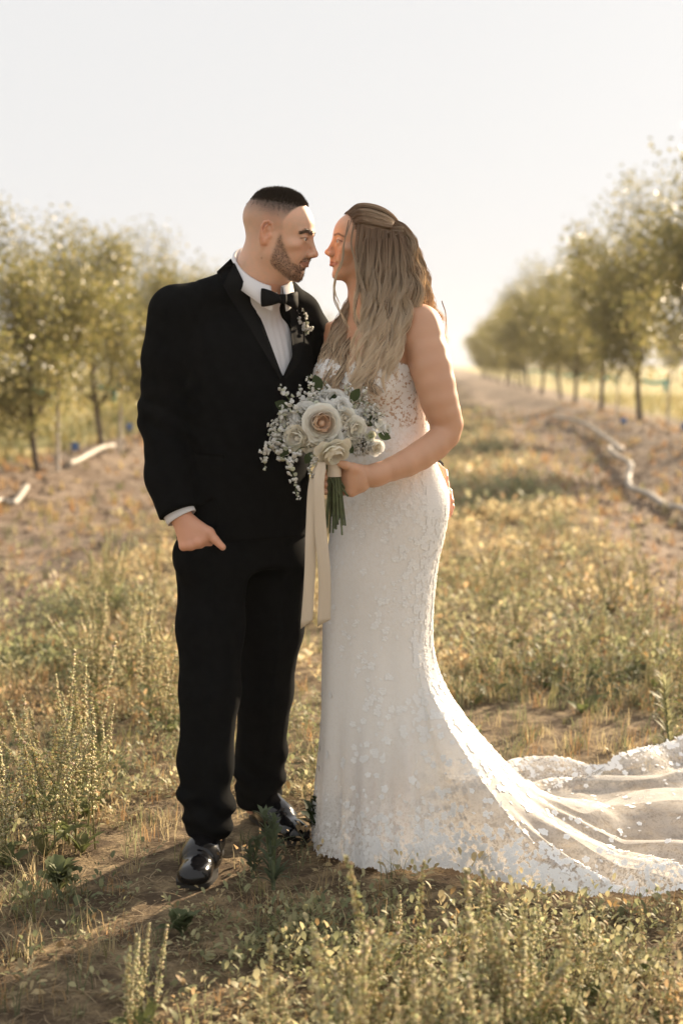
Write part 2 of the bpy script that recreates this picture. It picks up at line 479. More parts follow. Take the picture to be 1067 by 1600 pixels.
def head_colors(V, O, M, base, female=False, sc=1.0, masks=None):
    q = (V - O) @ M * 1000 / sc; x, y, z = q.T; ay = np.abs(y)
    c = np.tile(np.asarray(base, float), (len(V), 1))
    n1 = vnoise(q, 0.02, 3, 3); n2 = vnoise(q, 0.12, 5, 2); n3 = vnoise(q, 0.55, 9, 2)
    c *= (1 + 0.09 * n1 + 0.07 * n2 + .03 * n3)[:, None] * (1 + np.stack([0 * n1, -.05 * n2, -.07 * n2], 1))
    def blend(mask, col):
        nonlocal c
        mask = np.clip(mask, 0, 1)[:, None]; c = c * (1 - mask) + np.asarray(col, float) * mask
    b = np.asarray(base, float)
    near = np.exp(-(((x - 10) / 130) ** 2 + (z / 160) ** 2) ** 3)
    # warm cheeks, nose and ears
    fk = .45 if female else 1.0
    blend(0.35 * fk * np.exp(-(((x - 80) / 30) ** 2 + ((ay - 42) / 22) ** 2 + ((z + 28) / 20) ** 2)), b * (1.05, 0.78, 0.68))
    blend(0.4 * fk * np.exp(-(((x - 115) / 14) ** 2 + (y / 14) ** 2 + ((z + 38) / 12) ** 2)), b * (1.05, 0.75, 0.65))
    blend(0.45 * smooth01(ay, 68, 78) * smooth01(-np.abs(x), -34, -20), b * (1.05, 0.68, 0.58))
    # lips
    zl = -64
    w = 26 * np.ones_like(x)
    hl = 8.0 * np.clip(1 - (ay / 26) ** 2, 0, 1) ** 0.6
    lip = smooth01(hl - np.abs(z - (zl - 2.5)), -1.5, 1.5) * (x > 74) * (ay < 27)
    blend(lip * 0.75, (0.36, 0.13, 0.11) if female else (0.34, 0.15, 0.12))
    # brows
    zb = 17.5 + 4.5 * np.exp(-((ay - 34) / 12) ** 2) - 0.12 * np.maximum(ay - 36, 0)
    br = smooth01((3.6 if female else 5.2) - np.abs(z - zb), -1, 1.8) * smooth01(ay, 7, 12) * smooth01(-ay, -56, -50) * (x > 60)
    blend(br * (0.75 + 0.2 * n3), (0.07, 0.045, 0.03) if female else (0.018, 0.013, 0.010))
    # lash line
    ee = ((ay - 32) / 15.5) ** 2 + ((z + 0.5) / 6.2) ** 2
    blend(np.exp(-((ee - 0.95) / 0.22) ** 2) * smooth01(z, -3, 2) * (x > 70), (0.02, 0.014, 0.012))
    blend(0.25 * np.exp(-((ee - 1.1) / 0.4) ** 2) * (x > 70), b * (0.75, 0.55, 0.5))
    if not female:
        # beard: sideburn, jaw, chin, moustache
        back = np.interp(z, [-120, -74, -30, 0, 12], [22, 6, 16, 22, 24])
        front = np.interp(z, [-120, -100, -84, -66, -50, -30, -10, 6, 12], [120, 120, 120, 66, 58, 46, 38, 34, 32])
        lowz = np.interp(x, [0, 15, 60, 90], [-64, -84, -116, -122])
        bd = smooth01(x - back, -4, 9) * smooth01(front - x, -7, 10) * smooth01(14 - z, -2, 16) * smooth01(z - lowz, -7, 9)
        chin = smooth01(-z, 74, 84) * smooth01(x, 55, 66) * smooth01(z - lowz, -4, 5)
        mou = smooth01(7 - np.abs(z - (zl + 10.5) + 0.15 * ay), -2, 3) * smooth01(x, 74, 80) * smooth01(-ay, -31, -25) * 0.85
        cor = smooth01(6 - np.abs(ay - 30), -2, 3) * smooth01(8 - np.abs(z - zl + 8), -4, 6) * (x > 66) * 0.6
        m = np.maximum.reduce([bd, chin * 0.95, mou, cor]) * (1 - lip)
        if masks is not None: masks['beard'] = m * (np.linalg.norm(q, axis=1) < 150); masks['brow'] = br
        blend(m * (0.48 + 0.34 * n3), (0.11, 0.068, 0.045))
        # faded hair on the sides and the dark cap
        hl_front = np.interp(z, [40, 60, 84, 100], [34, 44, 62, 96])                       # hair line seen from the side
        sc1 = smooth01(hl_front - x, -3, 6) * smooth01(z, -6 + 0, 30) * smooth01(np.hypot(x + 0, 0), -1, 0)
        tem = smooth01(hl_front - x, -4, 5)
        z_fade = z + 0.22 * np.minimum(x, 0) + 0 * x
        fade = smooth01(z_fade, 22, 96)
        back_h = np.where(x < -20, smooth01(z, -52, 0) * 0.25, 0)
        lo = smooth01(z, 0, 30) * tem * 0.22
        blend(np.clip(np.maximum(lo, back_h), 0, 1) * (0.85 + 0.3 * n3), (0.16, 0.125, 0.10))
        blend(fade * tem * (0.90 + 0.14 * n3), (0.035, 0.027, 0.022))
    else:
        hl = np.interp(z, [-20, 30, 70, 95], [22, 40, 62, 78])
        blend(smooth01(hl - x, -5, 5) * smooth01(z, 5, 22), (0.13, 0.085, 0.055))
    return c

def eyeball(name, H, s, parent, iris, sc=1.0, look=(1, 0, 0), M=None):
    n, m_ = 20, 24
    th = np.linspace(0, np.pi, n); ph = np.arange(m_) / m_ * 2 * np.pi
    Tt, Pp = np.meshgrid(th, ph, indexing='ij')
    L = np.stack([np.cos(Tt), np.sin(Tt) * np.cos(Pp), np.sin(Tt) * np.sin(Pp)], -1).reshape(-1, 3)
    col = np.tile((0.62, 0.58, 0.54), (len(L), 1)); a = np.degrees(np.arccos(np.clip(L[:, 0], -1, 1)))
    col[a < 29] = iris; col[a < 12] = (0.006, 0.006, 0.006)
    f = np.asarray(look, float); f /= np.linalg.norm(f); l = np.cross([0, 0, 1], f); l /= np.linalg.norm(l); u = np.cross(f, l)
    A = np.stack([f, l, u], 1)
    V = H(83, s * 31, 0) + (L * 0.0126 * sc) @ (M @ A).T
    return obj(name, V, grid_faces(n, m_, wrap_m=True), MAT['eye'], parent, True, {'col': col})
MAT = {
 'eye': mat('eye', attr='col', rough=0.05, coat=1.0),
 'skin': mat('skin', attr='col', rough=0.46, sss=(0.22, (1.0, 0.35, 0.2), 0.010), bump=(900, 0.12, 0.0006)),
 'wool': mat('black_wool', (0.0068, 0.0072, 0.0076), 0.95, noise=(40, 0.8, 1.2), bump=(1800, 0.25, 0.0006), spec=0.04, sheen=0),
 'satin': mat('black_satin', (0.0065, 0.0065, 0.0072), 0.72, spec=0.12, bump=(900, 0.1, 0.0004)),
 'shirt': mat('white_cotton', (0.76, 0.755, 0.77), 0.75, bump=(1500, 0.15, 0.0004), spec=0.3),
 'patent': mat('patent_leather', (0.005, 0.005, 0.006), 0.14, coat=0.3, spec=0.3),
 'sole': mat('shoe_sole', (0.02, 0.018, 0.016), 0.6),
 'dark_hair': mat('dark_hair', attr='col', rough=0.38, spec=0.5),
 'button': mat('button', (0.02, 0.02, 0.02), 0.3),
}
def gown_mat():
    m = bpy.data.materials.new('tulle'); m.use_nodes = True; nt = m.node_tree; N = nt.nodes; L = nt.links
    b = N['Principled BSDF']; out = N['Material Output']; b.inputs['Roughness'].default_value = .62; b.inputs['Specular IOR Level'].default_value = .3
    nu = N.new('ShaderNodeAttribute'); nu.attribute_name = 'nude'; sh = N.new('ShaderNodeAttribute'); sh.attribute_name = 'sheer'
    mx = N.new('ShaderNodeMix'); mx.data_type = 'RGBA'; mx.inputs[6].default_value = (.86, .83, .785, 1); mx.inputs[7].default_value = (.56, .40, .29, 1)
    L.new(nu.outputs['Fac'], mx.inputs[0])
    tc = N.new('ShaderNodeTexCoord'); n1 = N.new('ShaderNodeTexNoise'); n1.inputs['Scale'].default_value = 260; n1.inputs['Detail'].default_value = 3
    L.new(tc.outputs['Object'], n1.inputs['Vector']); bp = N.new('ShaderNodeBump'); bp.inputs['Strength'].default_value = .25; bp.inputs['Distance'].default_value = .001
    L.new(bp.outputs[0], b.inputs['Normal'])
    # embroidered tracery: winding threads and small blooms, only where the lace runs
    lw = N.new('ShaderNodeAttribute'); lw.attribute_name = 'lacew'
    def thread(scale, width):
        q = N.new('ShaderNodeTexNoise'); q.inputs['Scale'].default_value = scale; q.inputs['Detail'].default_value = 2; L.new(tc.outputs['Object'], q.inputs['Vector'])
        a = N.new('ShaderNodeMath'); a.operation = 'SUBTRACT'; a.inputs[1].default_value = .5; L.new(q.outputs['Fac'], a.inputs[0])
        c = N.new('ShaderNodeMath'); c.operation = 'ABSOLUTE'; L.new(a.outputs[0], c.inputs[0])
        r = N.new('ShaderNodeMapRange'); r.inputs[1].default_value = width; r.inputs[2].default_value = width * .45; r.inputs[3].default_value = 0; r.inputs[4].default_value = 1; L.new(c.outputs[0], r.inputs[0]); return r.outputs[0]
    vo = N.new('ShaderNodeTexVoronoi'); vo.inputs['Scale'].default_value = 85; L.new(tc.outputs['Object'], vo.inputs['Vector'])
    vr = N.new('ShaderNodeMapRange'); vr.inputs[1].default_value = .42; vr.inputs[2].default_value = .30; L.new(vo.outputs['Distance'], vr.inputs[0])
    m_a = N.new('ShaderNodeMath'); m_a.operation = 'MAXIMUM'; L.new(thread(38, .05), m_a.inputs[0]); L.new(thread(70, .06), m_a.inputs[1])
    m_b = N.new('ShaderNodeMath'); m_b.operation = 'MAXIMUM'; L.new(m_a.outputs[0], m_b.inputs[0]); L.new(vr.outputs[0], m_b.inputs[1])
    m_c = N.new('ShaderNodeMath'); m_c.operation = 'MULTIPLY'; L.new(m_b.outputs[0], m_c.inputs[0]); L.new(lw.outputs['Fac'], m_c.inputs[1])
    mx2 = N.new('ShaderNodeMix'); mx2.data_type = 'RGBA'; mx2.inputs[7].default_value = (.92, .91, .89, 1); L.new(m_c.outputs[0], mx2.inputs[0]); L.new(mx.outputs[2], mx2.inputs[6]); L.new(mx2.outputs[2], b.inputs['Base Color'])
    hgt = N.new('ShaderNodeMath'); hgt.operation = 'MULTIPLY_ADD'; hgt.inputs[1].default_value = .7; L.new(m_c.outputs[0], hgt.inputs[0]); L.new(n1.outputs['Fac'], hgt.inputs[2]); L.new(hgt.outputs[0], bp.inputs['Height'])
    t = N.new('ShaderNodeBsdfTranslucent'); t.inputs['Color'].default_value = (.84, .80, .74, 1)
    m1 = N.new('ShaderNodeMixShader'); L.new(b.outputs[0], m1.inputs[1]); L.new(t.outputs[0], m1.inputs[2])
    mt = N.new('ShaderNodeMath'); mt.operation = 'MULTIPLY_ADD'; mt.inputs[1].default_value = .35; mt.inputs[2].default_value = .06; L.new(sh.outputs['Fac'], mt.inputs[0]); L.new(mt.outputs[0], m1.inputs[0])
    tr = N.new('ShaderNodeBsdfTransparent'); m2 = N.new('ShaderNodeMixShader')
    # the net: partly see-through
    n2 = N.new('ShaderNodeTexNoise'); n2.inputs['Scale'].default_value = 18; n2.inputs['Detail'].default_value = 3; L.new(tc.outputs['Object'], n2.inputs['Vector'])
    mr = N.new('ShaderNodeMapRange'); mr.inputs[1].default_value = .35; mr.inputs[2].default_value = .7; mr.inputs[3].default_value = .48; mr.inputs[4].default_value = .68; L.new(n2.outputs['Fac'], mr.inputs[0])
    mu = N.new('ShaderNodeMath'); mu.operation = 'MULTIPLY'; L.new(mr.outputs[0], mu.inputs[1])
    inv = N.new('ShaderNodeMath'); inv.operation = 'MULTIPLY_ADD'; inv.inputs[1].default_value = -.75; inv.inputs[2].default_value = 1; L.new(m_c.outputs[0], inv.inputs[0])
    mu0 = N.new('ShaderNodeMath'); mu0.operation = 'MULTIPLY'; L.new(sh.outputs['Fac'], mu0.inputs[0]); L.new(inv.outputs[0], mu0.inputs[1]); L.new(mu0.outputs[0], mu.inputs[0])
    L.new(mu.outputs[0], m2.inputs[0]); L.new(m1.outputs[0], m2.inputs[1]); L.new(tr.outputs[0], m2.inputs[2]); L.new(m2.outputs[0], out.inputs['Surface'])
    return m
MAT['gown'] = gown_mat()
MAT['lace'] = mat('lace', (.93, .925, .91), .6, transl=.08, spec=.4)
MAT['blonde'] = mat('blonde_hair', attr='col', rough=.40, spec=.6, transl=.30)
MAT['petal'] = mat('petal', attr='col', rough=.55, transl=.30, spec=.3)
MAT['green'] = mat('stem_green', (.095, .115, .045), .55, noise=(60, .7, 1.3), transl=.1)
MAT['leaf'] = mat('leaf', attr='col', rough=.58, transl=.48, spec=.3)
MAT['crown'] = mat('crown_leaf', attr='col', rough=.36, transl=.5, spec=.5)
MAT['ribbon'] = mat('ribbon', (.70, .60, .47), .45, bump=(700, .2, .0005), spec=.4, transl=.08)
MAT['bark'] = mat('bark', (.115, .085, .06), .85, noise=(14, .6, 1.3), bump=(40, .6, .01))
MAT['stake'] = mat('stake', (.42, .36, .30), .8, noise=(10, .8, 1.1))
MAT['tape'] = mat('teal_tape', (.30, .60, .55), .5, transl=.35)
MAT['blue'] = mat('blue_plastic', (.14, .24, .45), .5, transl=.3)
MAT['pipe'] = mat('pipe', (.38, .335, .28), .55, noise=(6, .7, 1.1), spec=.4)
def ground_mat():
    m = bpy.data.materials.new('orchard_soil'); m.use_nodes = True; nt = m.node_tree; N = nt.nodes; L = nt.links; b = N['Principled BSDF']
    b.inputs['Roughness'].default_value = .95; b.inputs['Specular IOR Level'].default_value = .15
    g = N.new('ShaderNodeNewGeometry'); sp = N.new('ShaderNodeSeparateXYZ'); L.new(g.outputs['Position'], sp.inputs[0])
    def math_(op, a, bb=None, c=None):
        n = N.new('ShaderNodeMath'); n.operation = op
        for i, v in enumerate((a, bb, c)):
            if v is None: continue
            if isinstance(v, (int, float)): n.inputs[i].default_value = v
            else: L.new(v, n.inputs[i])
        return n.outputs[0]
    def noise(s, det=5, rough=.6):
        n = N.new('ShaderNodeTexNoise'); n.inputs['Scale'].default_value = s; n.inputs['Detail'].default_value = det; n.inputs['Roughness'].default_value = rough; L.new(g.outputs['Position'], n.inputs['Vector']); return n.outputs['Fac']
    def ramp(v, a, bb):
        n = N.new('ShaderNodeMapRange'); n.interpolation_type = 'SMOOTHSTEP'; n.inputs[1].default_value = a; n.inputs[2].default_value = bb; L.new(v, n.inputs[0]); return n.outputs[0]
    def mix(f, a, bb):
        n = N.new('ShaderNodeMix'); n.data_type = 'RGBA'
        L.new(f, n.inputs[0])
        for i, v in ((6, a), (7, bb)):
            if isinstance(v, tuple): n.inputs[i].default_value = (*v, 1)
            else: L.new(v, n.inputs[i])
        return n.outputs[2]
    t = math_('MULTIPLY_ADD', sp.outputs['Y'], -0.0707, sp.outputs['X'])
    t = math_('ADD', t, math_('MULTIPLY_ADD', noise(.9), .9, -.45))
    soil = mix(ramp(noise(3.0), .35, .68), (.19, .135, .095), (.42, .33, .25))
    soil = mix(ramp(noise(55, 6, .7), .42, .62), soil, (.095, .066, .045))
    straw = mix(ramp(noise(9, 6, .65), .40, .66), (.10, .070, .045), (.34, .255, .15))  # lane soil kept dark: shade under the plants is put into its colour
    straw = mix(ramp(noise(90, 4, .7), .5, .7), straw, (.075, .055, .034))
    field = mix(ramp(noise(.5, 5), .35, .65), (.26, .24, .09), (.46, .37, .17))
    lane_f = math_('MULTIPLY', ramp(t, -2.45, -2.1), math_('SUBTRACT', 1.0, ramp(t, 1.05, 1.35)))
    out_f = math_('ADD', ramp(t, 5.2, 6.6), math_('SUBTRACT', 1.0, ramp(t, -6.6, -5.4)))
    c = mix(lane_f, soil, straw); c = mix(out_f, c, field)
    L.new(c, b.inputs['Base Color'])
    bp = N.new('ShaderNodeBump'); bp.inputs['Strength'].default_value = .7; bp.inputs['Distance'].default_value = .02; L.new(noise(45, 8, .7), bp.inputs['Height']); L.new(bp.outputs[0], b.inputs['Normal'])
    return m
MAT['ground'] = ground_mat()
MAT['straw'] = mat('straw', attr='col', rough=.7, transl=.42)

def haze_mat():
    m = bpy.data.materials.new('haze'); m.use_nodes = True; N = m.node_tree.nodes; N.remove(N['Principled BSDF'])
    v = N.new('ShaderNodeVolumePrincipled'); v.inputs['Color'].default_value = (.95, .92, .86, 1); v.inputs['Density'].default_value = .0006; v.inputs['Anisotropy'].default_value = .35
    m.node_tree.links.new(v.outputs[0], N['Material Output'].inputs['Volume']); return m
MAT['haze'] = haze_mat()

MAT['clod'] = mat('soil_clod', (.21, .15, .105), .95, noise=(9, .6, 1.4), spec=.1)

MAT['lapel'] = mat('lapel_cloth', (.0115, .0118, .0122), .9, spec=.05)
# ------------------------------------------------------------------ the groom
def poly2d(poly):
    """signed distance to a polygon in 2-D"""
    A = np.asarray(poly, float); Bp = np.roll(A, -1, 0)
    def f(p):
        d = np.full(p.shape[:-1], 1e9); ins = np.zeros(p.shape[:-1], bool)
        for a, b in zip(A, Bp):
            e = b - a; w = p - a; t = np.clip((w @ e) / (e @ e), 0, 1)
            d = np.minimum(d, ((w - t[..., None] * e) ** 2).sum(-1))
            c1 = (p[..., 1] >= a[1]) != (p[..., 1] >= b[1])
            xi = a[0] + (p[..., 1] - a[1]) / (e[1] if abs(e[1]) > 1e-12 else 1e-12) * e[0]
            ins ^= c1 & (p[..., 0] < xi)
        d = np.sqrt(d); return np.where(ins, -d, d)
    return f

def finger(S, pts, r0, r1, k=0.004, k0=0.008):
    n = len(pts); rr = np.linspace(r0, r1, n)
    for i in range(n - 1): S.cap(pts[i], pts[i + 1], rr[i], rr[i + 1], k0 if i == 0 else k)

G_YAW = R(-55)                                   # chest direction in the world
GF = np.array([math.cos(G_YAW), math.sin(G_YAW), 0]); GL = np.array([-GF[1], GF[0], 0]); UP = np.array([0, 0, 1.0])
g_root = empty('person', (W(372, 900, 3.85)[0], 3.86, 0))
tag(g_root, 'man in black tuxedo with white shirt and bow tie, one hand in pocket, facing woman', 'person')
GB = np.array(g_root.location)
def gobj(name, V, Q, m, attrs=None, smooth=True, parent=None, **kw):
    return obj(name, V - GB, Q, m, g_root if parent is None else parent, smooth, attrs, **kw)

GM = head_frame(R(-12), R(-8), R(2)); GSC = .955
GO = W(420.5, 366, 3.735) + GM @ np.array([0, 0.071, 0])

sh_c = W(374, 487, 3.88); hip_c = W(378, 850, 3.89)
def g_axis(z):
    t = (z - hip_c[2]) / (sh_c[2] - hip_c[2]); return hip_c + (sh_c - hip_c) * t
def g_secs(rows, off=0.0, fo=0.0):
    out = []
    for z, rf, rl, df in rows:
        c = g_axis(z) + GF * (df + fo); out.append((z, c[0], c[1], rf + off, rl + off))
    return out
TORSO_G = [(0.84, .142, .190, .0), (0.92, .148, .190, .01), (1.02, .150, .186, .018), (1.12, .150, .184, .022), (1.22, .150, .192, .022), (1.30, .148, .202, .020),
           (1.38, .136, .208, .012), (1.44, .118, .202, .004), (1.49, .094, .172, -.004), (1.53, .070, .110, -.012), (1.55, .055, .075, -.016)]
neck_b = W(408, 442, 3.835)
rsh, lsh = sh_c - GL * 0.185 + UP * (-.012), sh_c + GL * 0.185 + UP * (-.012)
r_arm = [rsh, W(266, 560, 3.765), W(257, 650, 3.775), W(265, 745, 3.745), W(281, 803, 3.715)]
l_arm = [lsh, W(520, 590, 4.10), W(560, 668, 4.17), W(630, 725, 4.12), W(672, 742, 4.06)]

GMASK = {}
def build_g_body():
    S = SDF(); H = add_head(S, GO, GM, False, GSC, 16.0)
    S.cap(H(-16, 0, -22), neck_b + UP * 0.03, 0.062, 0.066, 0.025)
    S.cap(H(2, 0, -60), neck_b + GF * 0.004 - UP * 0.01, 0.050, 0.056, 0.03)
    S.cap(neck_b + UP * 0.03, neck_b - UP * 0.05 - GF * .03, 0.062, 0.045, 0.02)
    S.loft(g_secs([(z, rf, rl, df) for z, rf, rl, df in TORSO_G], -0.034), G_YAW, 0.015)
    S.chain(r_arm, [.050, .050, .044, .036, .029], 0.02, 0.04)
    S.chain(l_arm, [.050, .050, .044, .036, .029], 0.02, 0.04)
    for leg in (g_rleg, g_lleg):
        S.chain([leg[0], leg[2], leg[4]], [.080, .056, .040], 0.02, 0.05)
        S.cap(leg[4], leg[4] - UP * 0.06, .04, .035, 0.02)
    # right hand, fingers going into the pocket, thumb out
    wr = r_arm[-1]; kn = [W(288, 853, 3.695), W(298, 852, 3.690), W(309, 848, 3.690), W(319, 842, 3.695)]
    for i, q in enumerate(kn): S.cap(wr + (q - wr) * 0.18, q, 0.021, 0.0125, 0.012)
    for i, q in enumerate(kn):
        d = np.array([0.010 + .004 * i, 0.030, -0.030]); finger(S, [q, q + d, q + d * 1.9 + [0, .012, -.01]], 0.0120, 0.009)
        S.ell(q + [0, -0.004, 0.002], (0.0085,) * 3, 0.006)
    th = [W(316, 816, 3.705), W(327, 832, 3.695), W(336, 843, 3.69), W(348, 855, 3.688)]
    S.cap(W(300, 818, 3.712), th[1], 0.020, 0.0135, 0.012)
    finger(S, th[1:], 0.0130, 0.0092)
    # left hand spread on the small of her back, fingertips past the hip line
    pl = W(676, 755, 4.03); S.cap(l_arm[-1], pl, 0.028, 0.024, 0.02, flat=((.3, 1, 0), .6))
    tips = [[W(684, 742, 3.98), W(697, 757, 3.945), W(698, 773, 3.92), W(696, 786, 3.905)],
            [W(684, 752, 3.99), W(701, 768, 3.96), W(704, 783, 3.935), W(701, 797, 3.92)],
            [W(683, 762, 4.0), W(701, 778, 3.98), W(705, 792, 3.955), W(702, 804, 3.94)],
            [W(680, 770, 4.01), W(697, 786, 4.0), W(702, 797, 3.98), W(700, 806, 3.965)]]
    for t in tips: S.cap(pl, t[0], 0.022, 0.0125, 0.012); finger(S, t, 0.0105, 0.0078)
    finger(S, [pl + [0, 0, .01], W(682, 728, 4.0), W(694, 738, 3.97), W(696, 746, 3.95)], 0.0125, 0.009)
    hx, hy, hz = GO
    xs = axis_grid(-.62, .36, .008, [(hx - .12, hx + .14, .0018), (-.46, -.30, .0030), (.22, .32, .003)])
    ys = axis_grid(3.45, 4.30, .008, [(hy - .12, hy + .12, .0020), (3.64, 3.76, .0028), (3.88, 4.06, .0030)])
    zs = axis_grid(0.03, 1.86, .008, [(hz - .15, hz + .14, .0018), (.80, 1.0, .0028)])
    V, Q = mesh_sdf(S, xs, ys, zs)
    V = relax(V, Q, 2, 0.45)
    base = np.array((0.70, 0.425, 0.295))
    c = head_colors(V, GO, GM, base, False, GSC, GMASK)
    body = ((V - GO) @ GM)[:, 2] < -0.125
    n = vnoise(V, 30, 4, 3); hand = np.tile(base * (1.0, 0.86, 0.80), (len(V), 1)) * (1 + .10 * n)[:, None]
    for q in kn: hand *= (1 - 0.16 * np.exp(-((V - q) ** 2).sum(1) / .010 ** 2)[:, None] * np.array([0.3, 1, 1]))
    c[body] = hand[body]
    return S, H, gobj('body', V, Q, MAT['skin'], {'col': c})

# trouser leg centre lines: hip, mid thigh, knee, calf, ankle
g_rleg = [W(333, 880, 3.80), W(329, 980, 3.79), W(328, 1080, 3.775), W(321, 1190, 3.77), W(326, 1285, 3.765)]
g_lleg = [W(428, 880, 3.95), W(424, 980, 3.98), W(414, 1080, 4.02), W(408, 1180, 4.08), W(404, 1246, 4.10)]

def wrinkle(P, seed, fx, fz, amp):
    return amp * vnoise(P * np.array([fx, fx, fz]), 1.0, seed, 2)

def build_g_trousers():
    S = SDF()
    S.loft(g_secs([(0.80, .132, .172, .0), (0.90, .140, .180, .005), (1.02, .140, .178, .012)]), G_YAW, 0.0)
    S.chain(g_rleg, [.096, .088, .079, .072, .062], 0.03, 0.05)
    S.chain(g_lleg, [.098, .088, .078, .071, .064], 0.03, 0.05)
    S.ell(W(303, 868, 3.73), (.055, .045, .065), 0.04)                      # the hand's bulge in the pocket
    # breaks of cloth above the shoes
    for leg, s in ((g_rleg, 1), (g_lleg, -1)):
        a, b = leg[3], leg[4]; d = b - a
        for t, off, r, w in ((.45, -.020, .060, .020), (.62, .016, .058, .022), (.82, -.010, .060, .016), (.98, .012, .056, .018)):
            S.ell(a + d * t + np.array([off, -.006, 0]), (r * 1.05, r * 1.08, w), 0.022, roty(s * .25 * (1 if off > 0 else -1)))
    S.fn(lambda P: wrinkle(P, 21, 9, 3, .0028) * smooth01(1.0 - P[..., 2], 0, .1) + .004 * np.sin(P[..., 2] * 62 + 3 * P[..., 0] * 20) * np.exp(-((P[..., 2] - .16) / .09) ** 2), op='d')
    # crease down the front of each leg
    def press(P):
        out = np.zeros(P.shape[:-1])
        for leg, sl in ((g_rleg, .10), (g_lleg, .30)):
            L_ = np.array(leg)[::-1]; xc = np.interp(P[..., 2], L_[:, 2], L_[:, 0]); yc = np.interp(P[..., 2], L_[:, 2], L_[:, 1])
            s_ = (P[..., 0] - xc) + sl * (P[..., 1] - yc); f_ = (P[..., 1] < yc - .02) & (np.abs(P[..., 1] - yc) < .11)
            out -= .0075 * np.exp(-np.abs(s_) / .007) * f_ * smooth01(P[..., 2], .16, .26) * smooth01(.86 - P[..., 2], 0, .08)
        return out
    S.fn(press, op='d')
    r_h, l_h = g_rleg[4][2] - .035, g_lleg[4][2] - .022
    def hem(P):
        right = P[..., 1] < 3.93 - 0.0 * P[..., 0]
        return np.where(right, (r_h + 0.10 * (P[..., 1] - 3.76)) - P[..., 2], (l_h + .1 * (P[..., 1] - 4.1)) - P[..., 2])
    S.fn(hem, 0.004, '&')
    V, Q = mesh_sdf(S, axis_grid(-.60, .05, .0058), axis_grid(3.55, 4.30, .0058), axis_grid(.03, 1.03, .0058))
    V = relax(V, Q, 2, .5)
    return S, gobj('trousers', V, Q, MAT['wool'])

def build_g_jacket():
    S = SDF()
    S.loft(g_secs(TORSO_G, 0.0), G_YAW, 0.0)
    for s, sh in ((-1, rsh), (1, lsh)):
        S.cap(neck_b + GL * s * .05 - UP * .005 - GF * .02, sh + UP * .012, .050, .058, .035)     # shoulder line
    rj = [rsh + UP * .004 - GL * .012] + r_arm[1:]; lj = [lsh] + l_arm[1:]
    S.chain(rj, [.072, .0735, .0685, .0600, .0535], 0.02, 0.022)
    S.chain(lj, [.072, .072, .066, .056, .050], 0.02, 0.022)
    # soft creases at the elbow and under the arm
    e = r_arm[2]
    def crease(P):
        w = np.exp(-((P[..., 2] - e[2]) / .10) ** 2) * (P[..., 0] < -.37)
        return (.0030 * np.sin(P[..., 2] * 105 + P[..., 0] * 60) * w + wrinkle(P, 8, 9, 5, .0045)
                + .004 * np.sin((P[..., 2] * 38 + P[..., 0] * 55)) * np.exp(-((P[..., 2] - 1.13) / .05) ** 2))
    S.fn(crease, op='d')
    # armhole seam: a shallow groove around the right shoulder
    sc_ = rsh + GL * .034
    S.fn(lambda P: .0028 * np.exp(-(((P - sc_) @ (GL * .94 - UP * .10 + GF * .06)) / .0035) ** 2) * (P[..., 2] > 1.28) * (P[..., 0] < -.30), op='d')
    # front opening
    pts = [(364, 380), (368, 400), (385, 447), (410, 507), (441, 589), (455, 556), (452, 520), (447, 480), (446, 455), (470, 430), (460, 380)]
    pw = [W(x, y, 3.74)[[0, 2]] for x, y in pts]; f2 = poly2d(pw)
    S.fn(lambda P: smax(f2(P[..., [0, 2]]), (P[..., 1] - (3.86 + 0.12 * (P[..., 0] + .25))), .005), .004, '-')
    S.ell(neck_b + UP * .075, (.074, .074, .055), .006, op='-')              # room for the collar
    # hem with the front quarters cut away, vent at the back
    hz = W(300, 846, 3.8)[2]
    S.fn(lambda P: np.where(P[..., 0] < 0.0, (hz + .12 * np.maximum(0, (P - hip_c) @ GF - .07)) - P[..., 2], -1.0) , .003, '&')
    # sleeve ends: cut square to the forearm
    for a, b in ((r_arm[-2], r_arm[-1]),):
        d = (b - a) / np.linalg.norm(b - a); d = d + np.array([.10, 0, .0]); d /= np.linalg.norm(d)
        S.fn(lambda P, b=b, d=d: np.where(np.linalg.norm(P - b, axis=-1) < .10, (P - (b - d * .004)) @ d, -1.0), .002, '&')
    V, Q = mesh_sdf(S, axis_grid(-.62, .26, .0048), axis_grid(3.55, 4.32, .0055), axis_grid(.82, 1.60, .0048))
    V = relax(V, Q, 1, .4)
    return S, gobj('jacket', V, Q, MAT['wool'])

def build_g_shirt():
    S = SDF(); S.loft(g_secs(TORSO_G, -0.013), G_YAW, 0.0)
    S.cap(neck_b + UP * .004, neck_b - UP * .06 - GF * .025, .067, .060, .03)
    # pleats / placket
    S.fn(lambda P: -.0016 * np.exp(-(((P - sh_c) @ GL) / .011) ** 4) + .0012 * np.sin(((P - sh_c) @ GL) * 300) * smooth01(np.abs((P - sh_c) @ GL), .015, .02), op='d')
    S.fn(lambda P: 1.12 - P[..., 2], .003, '&')
    V, Q = mesh_sdf(S, axis_grid(-.48, .02, .005), axis_grid(3.65, 4.05, .005), axis_grid(1.1, 1.58, .005))
    V = relax(V, Q, 1, .4); return S, gobj('shirt', V, Q, MAT['shirt'])

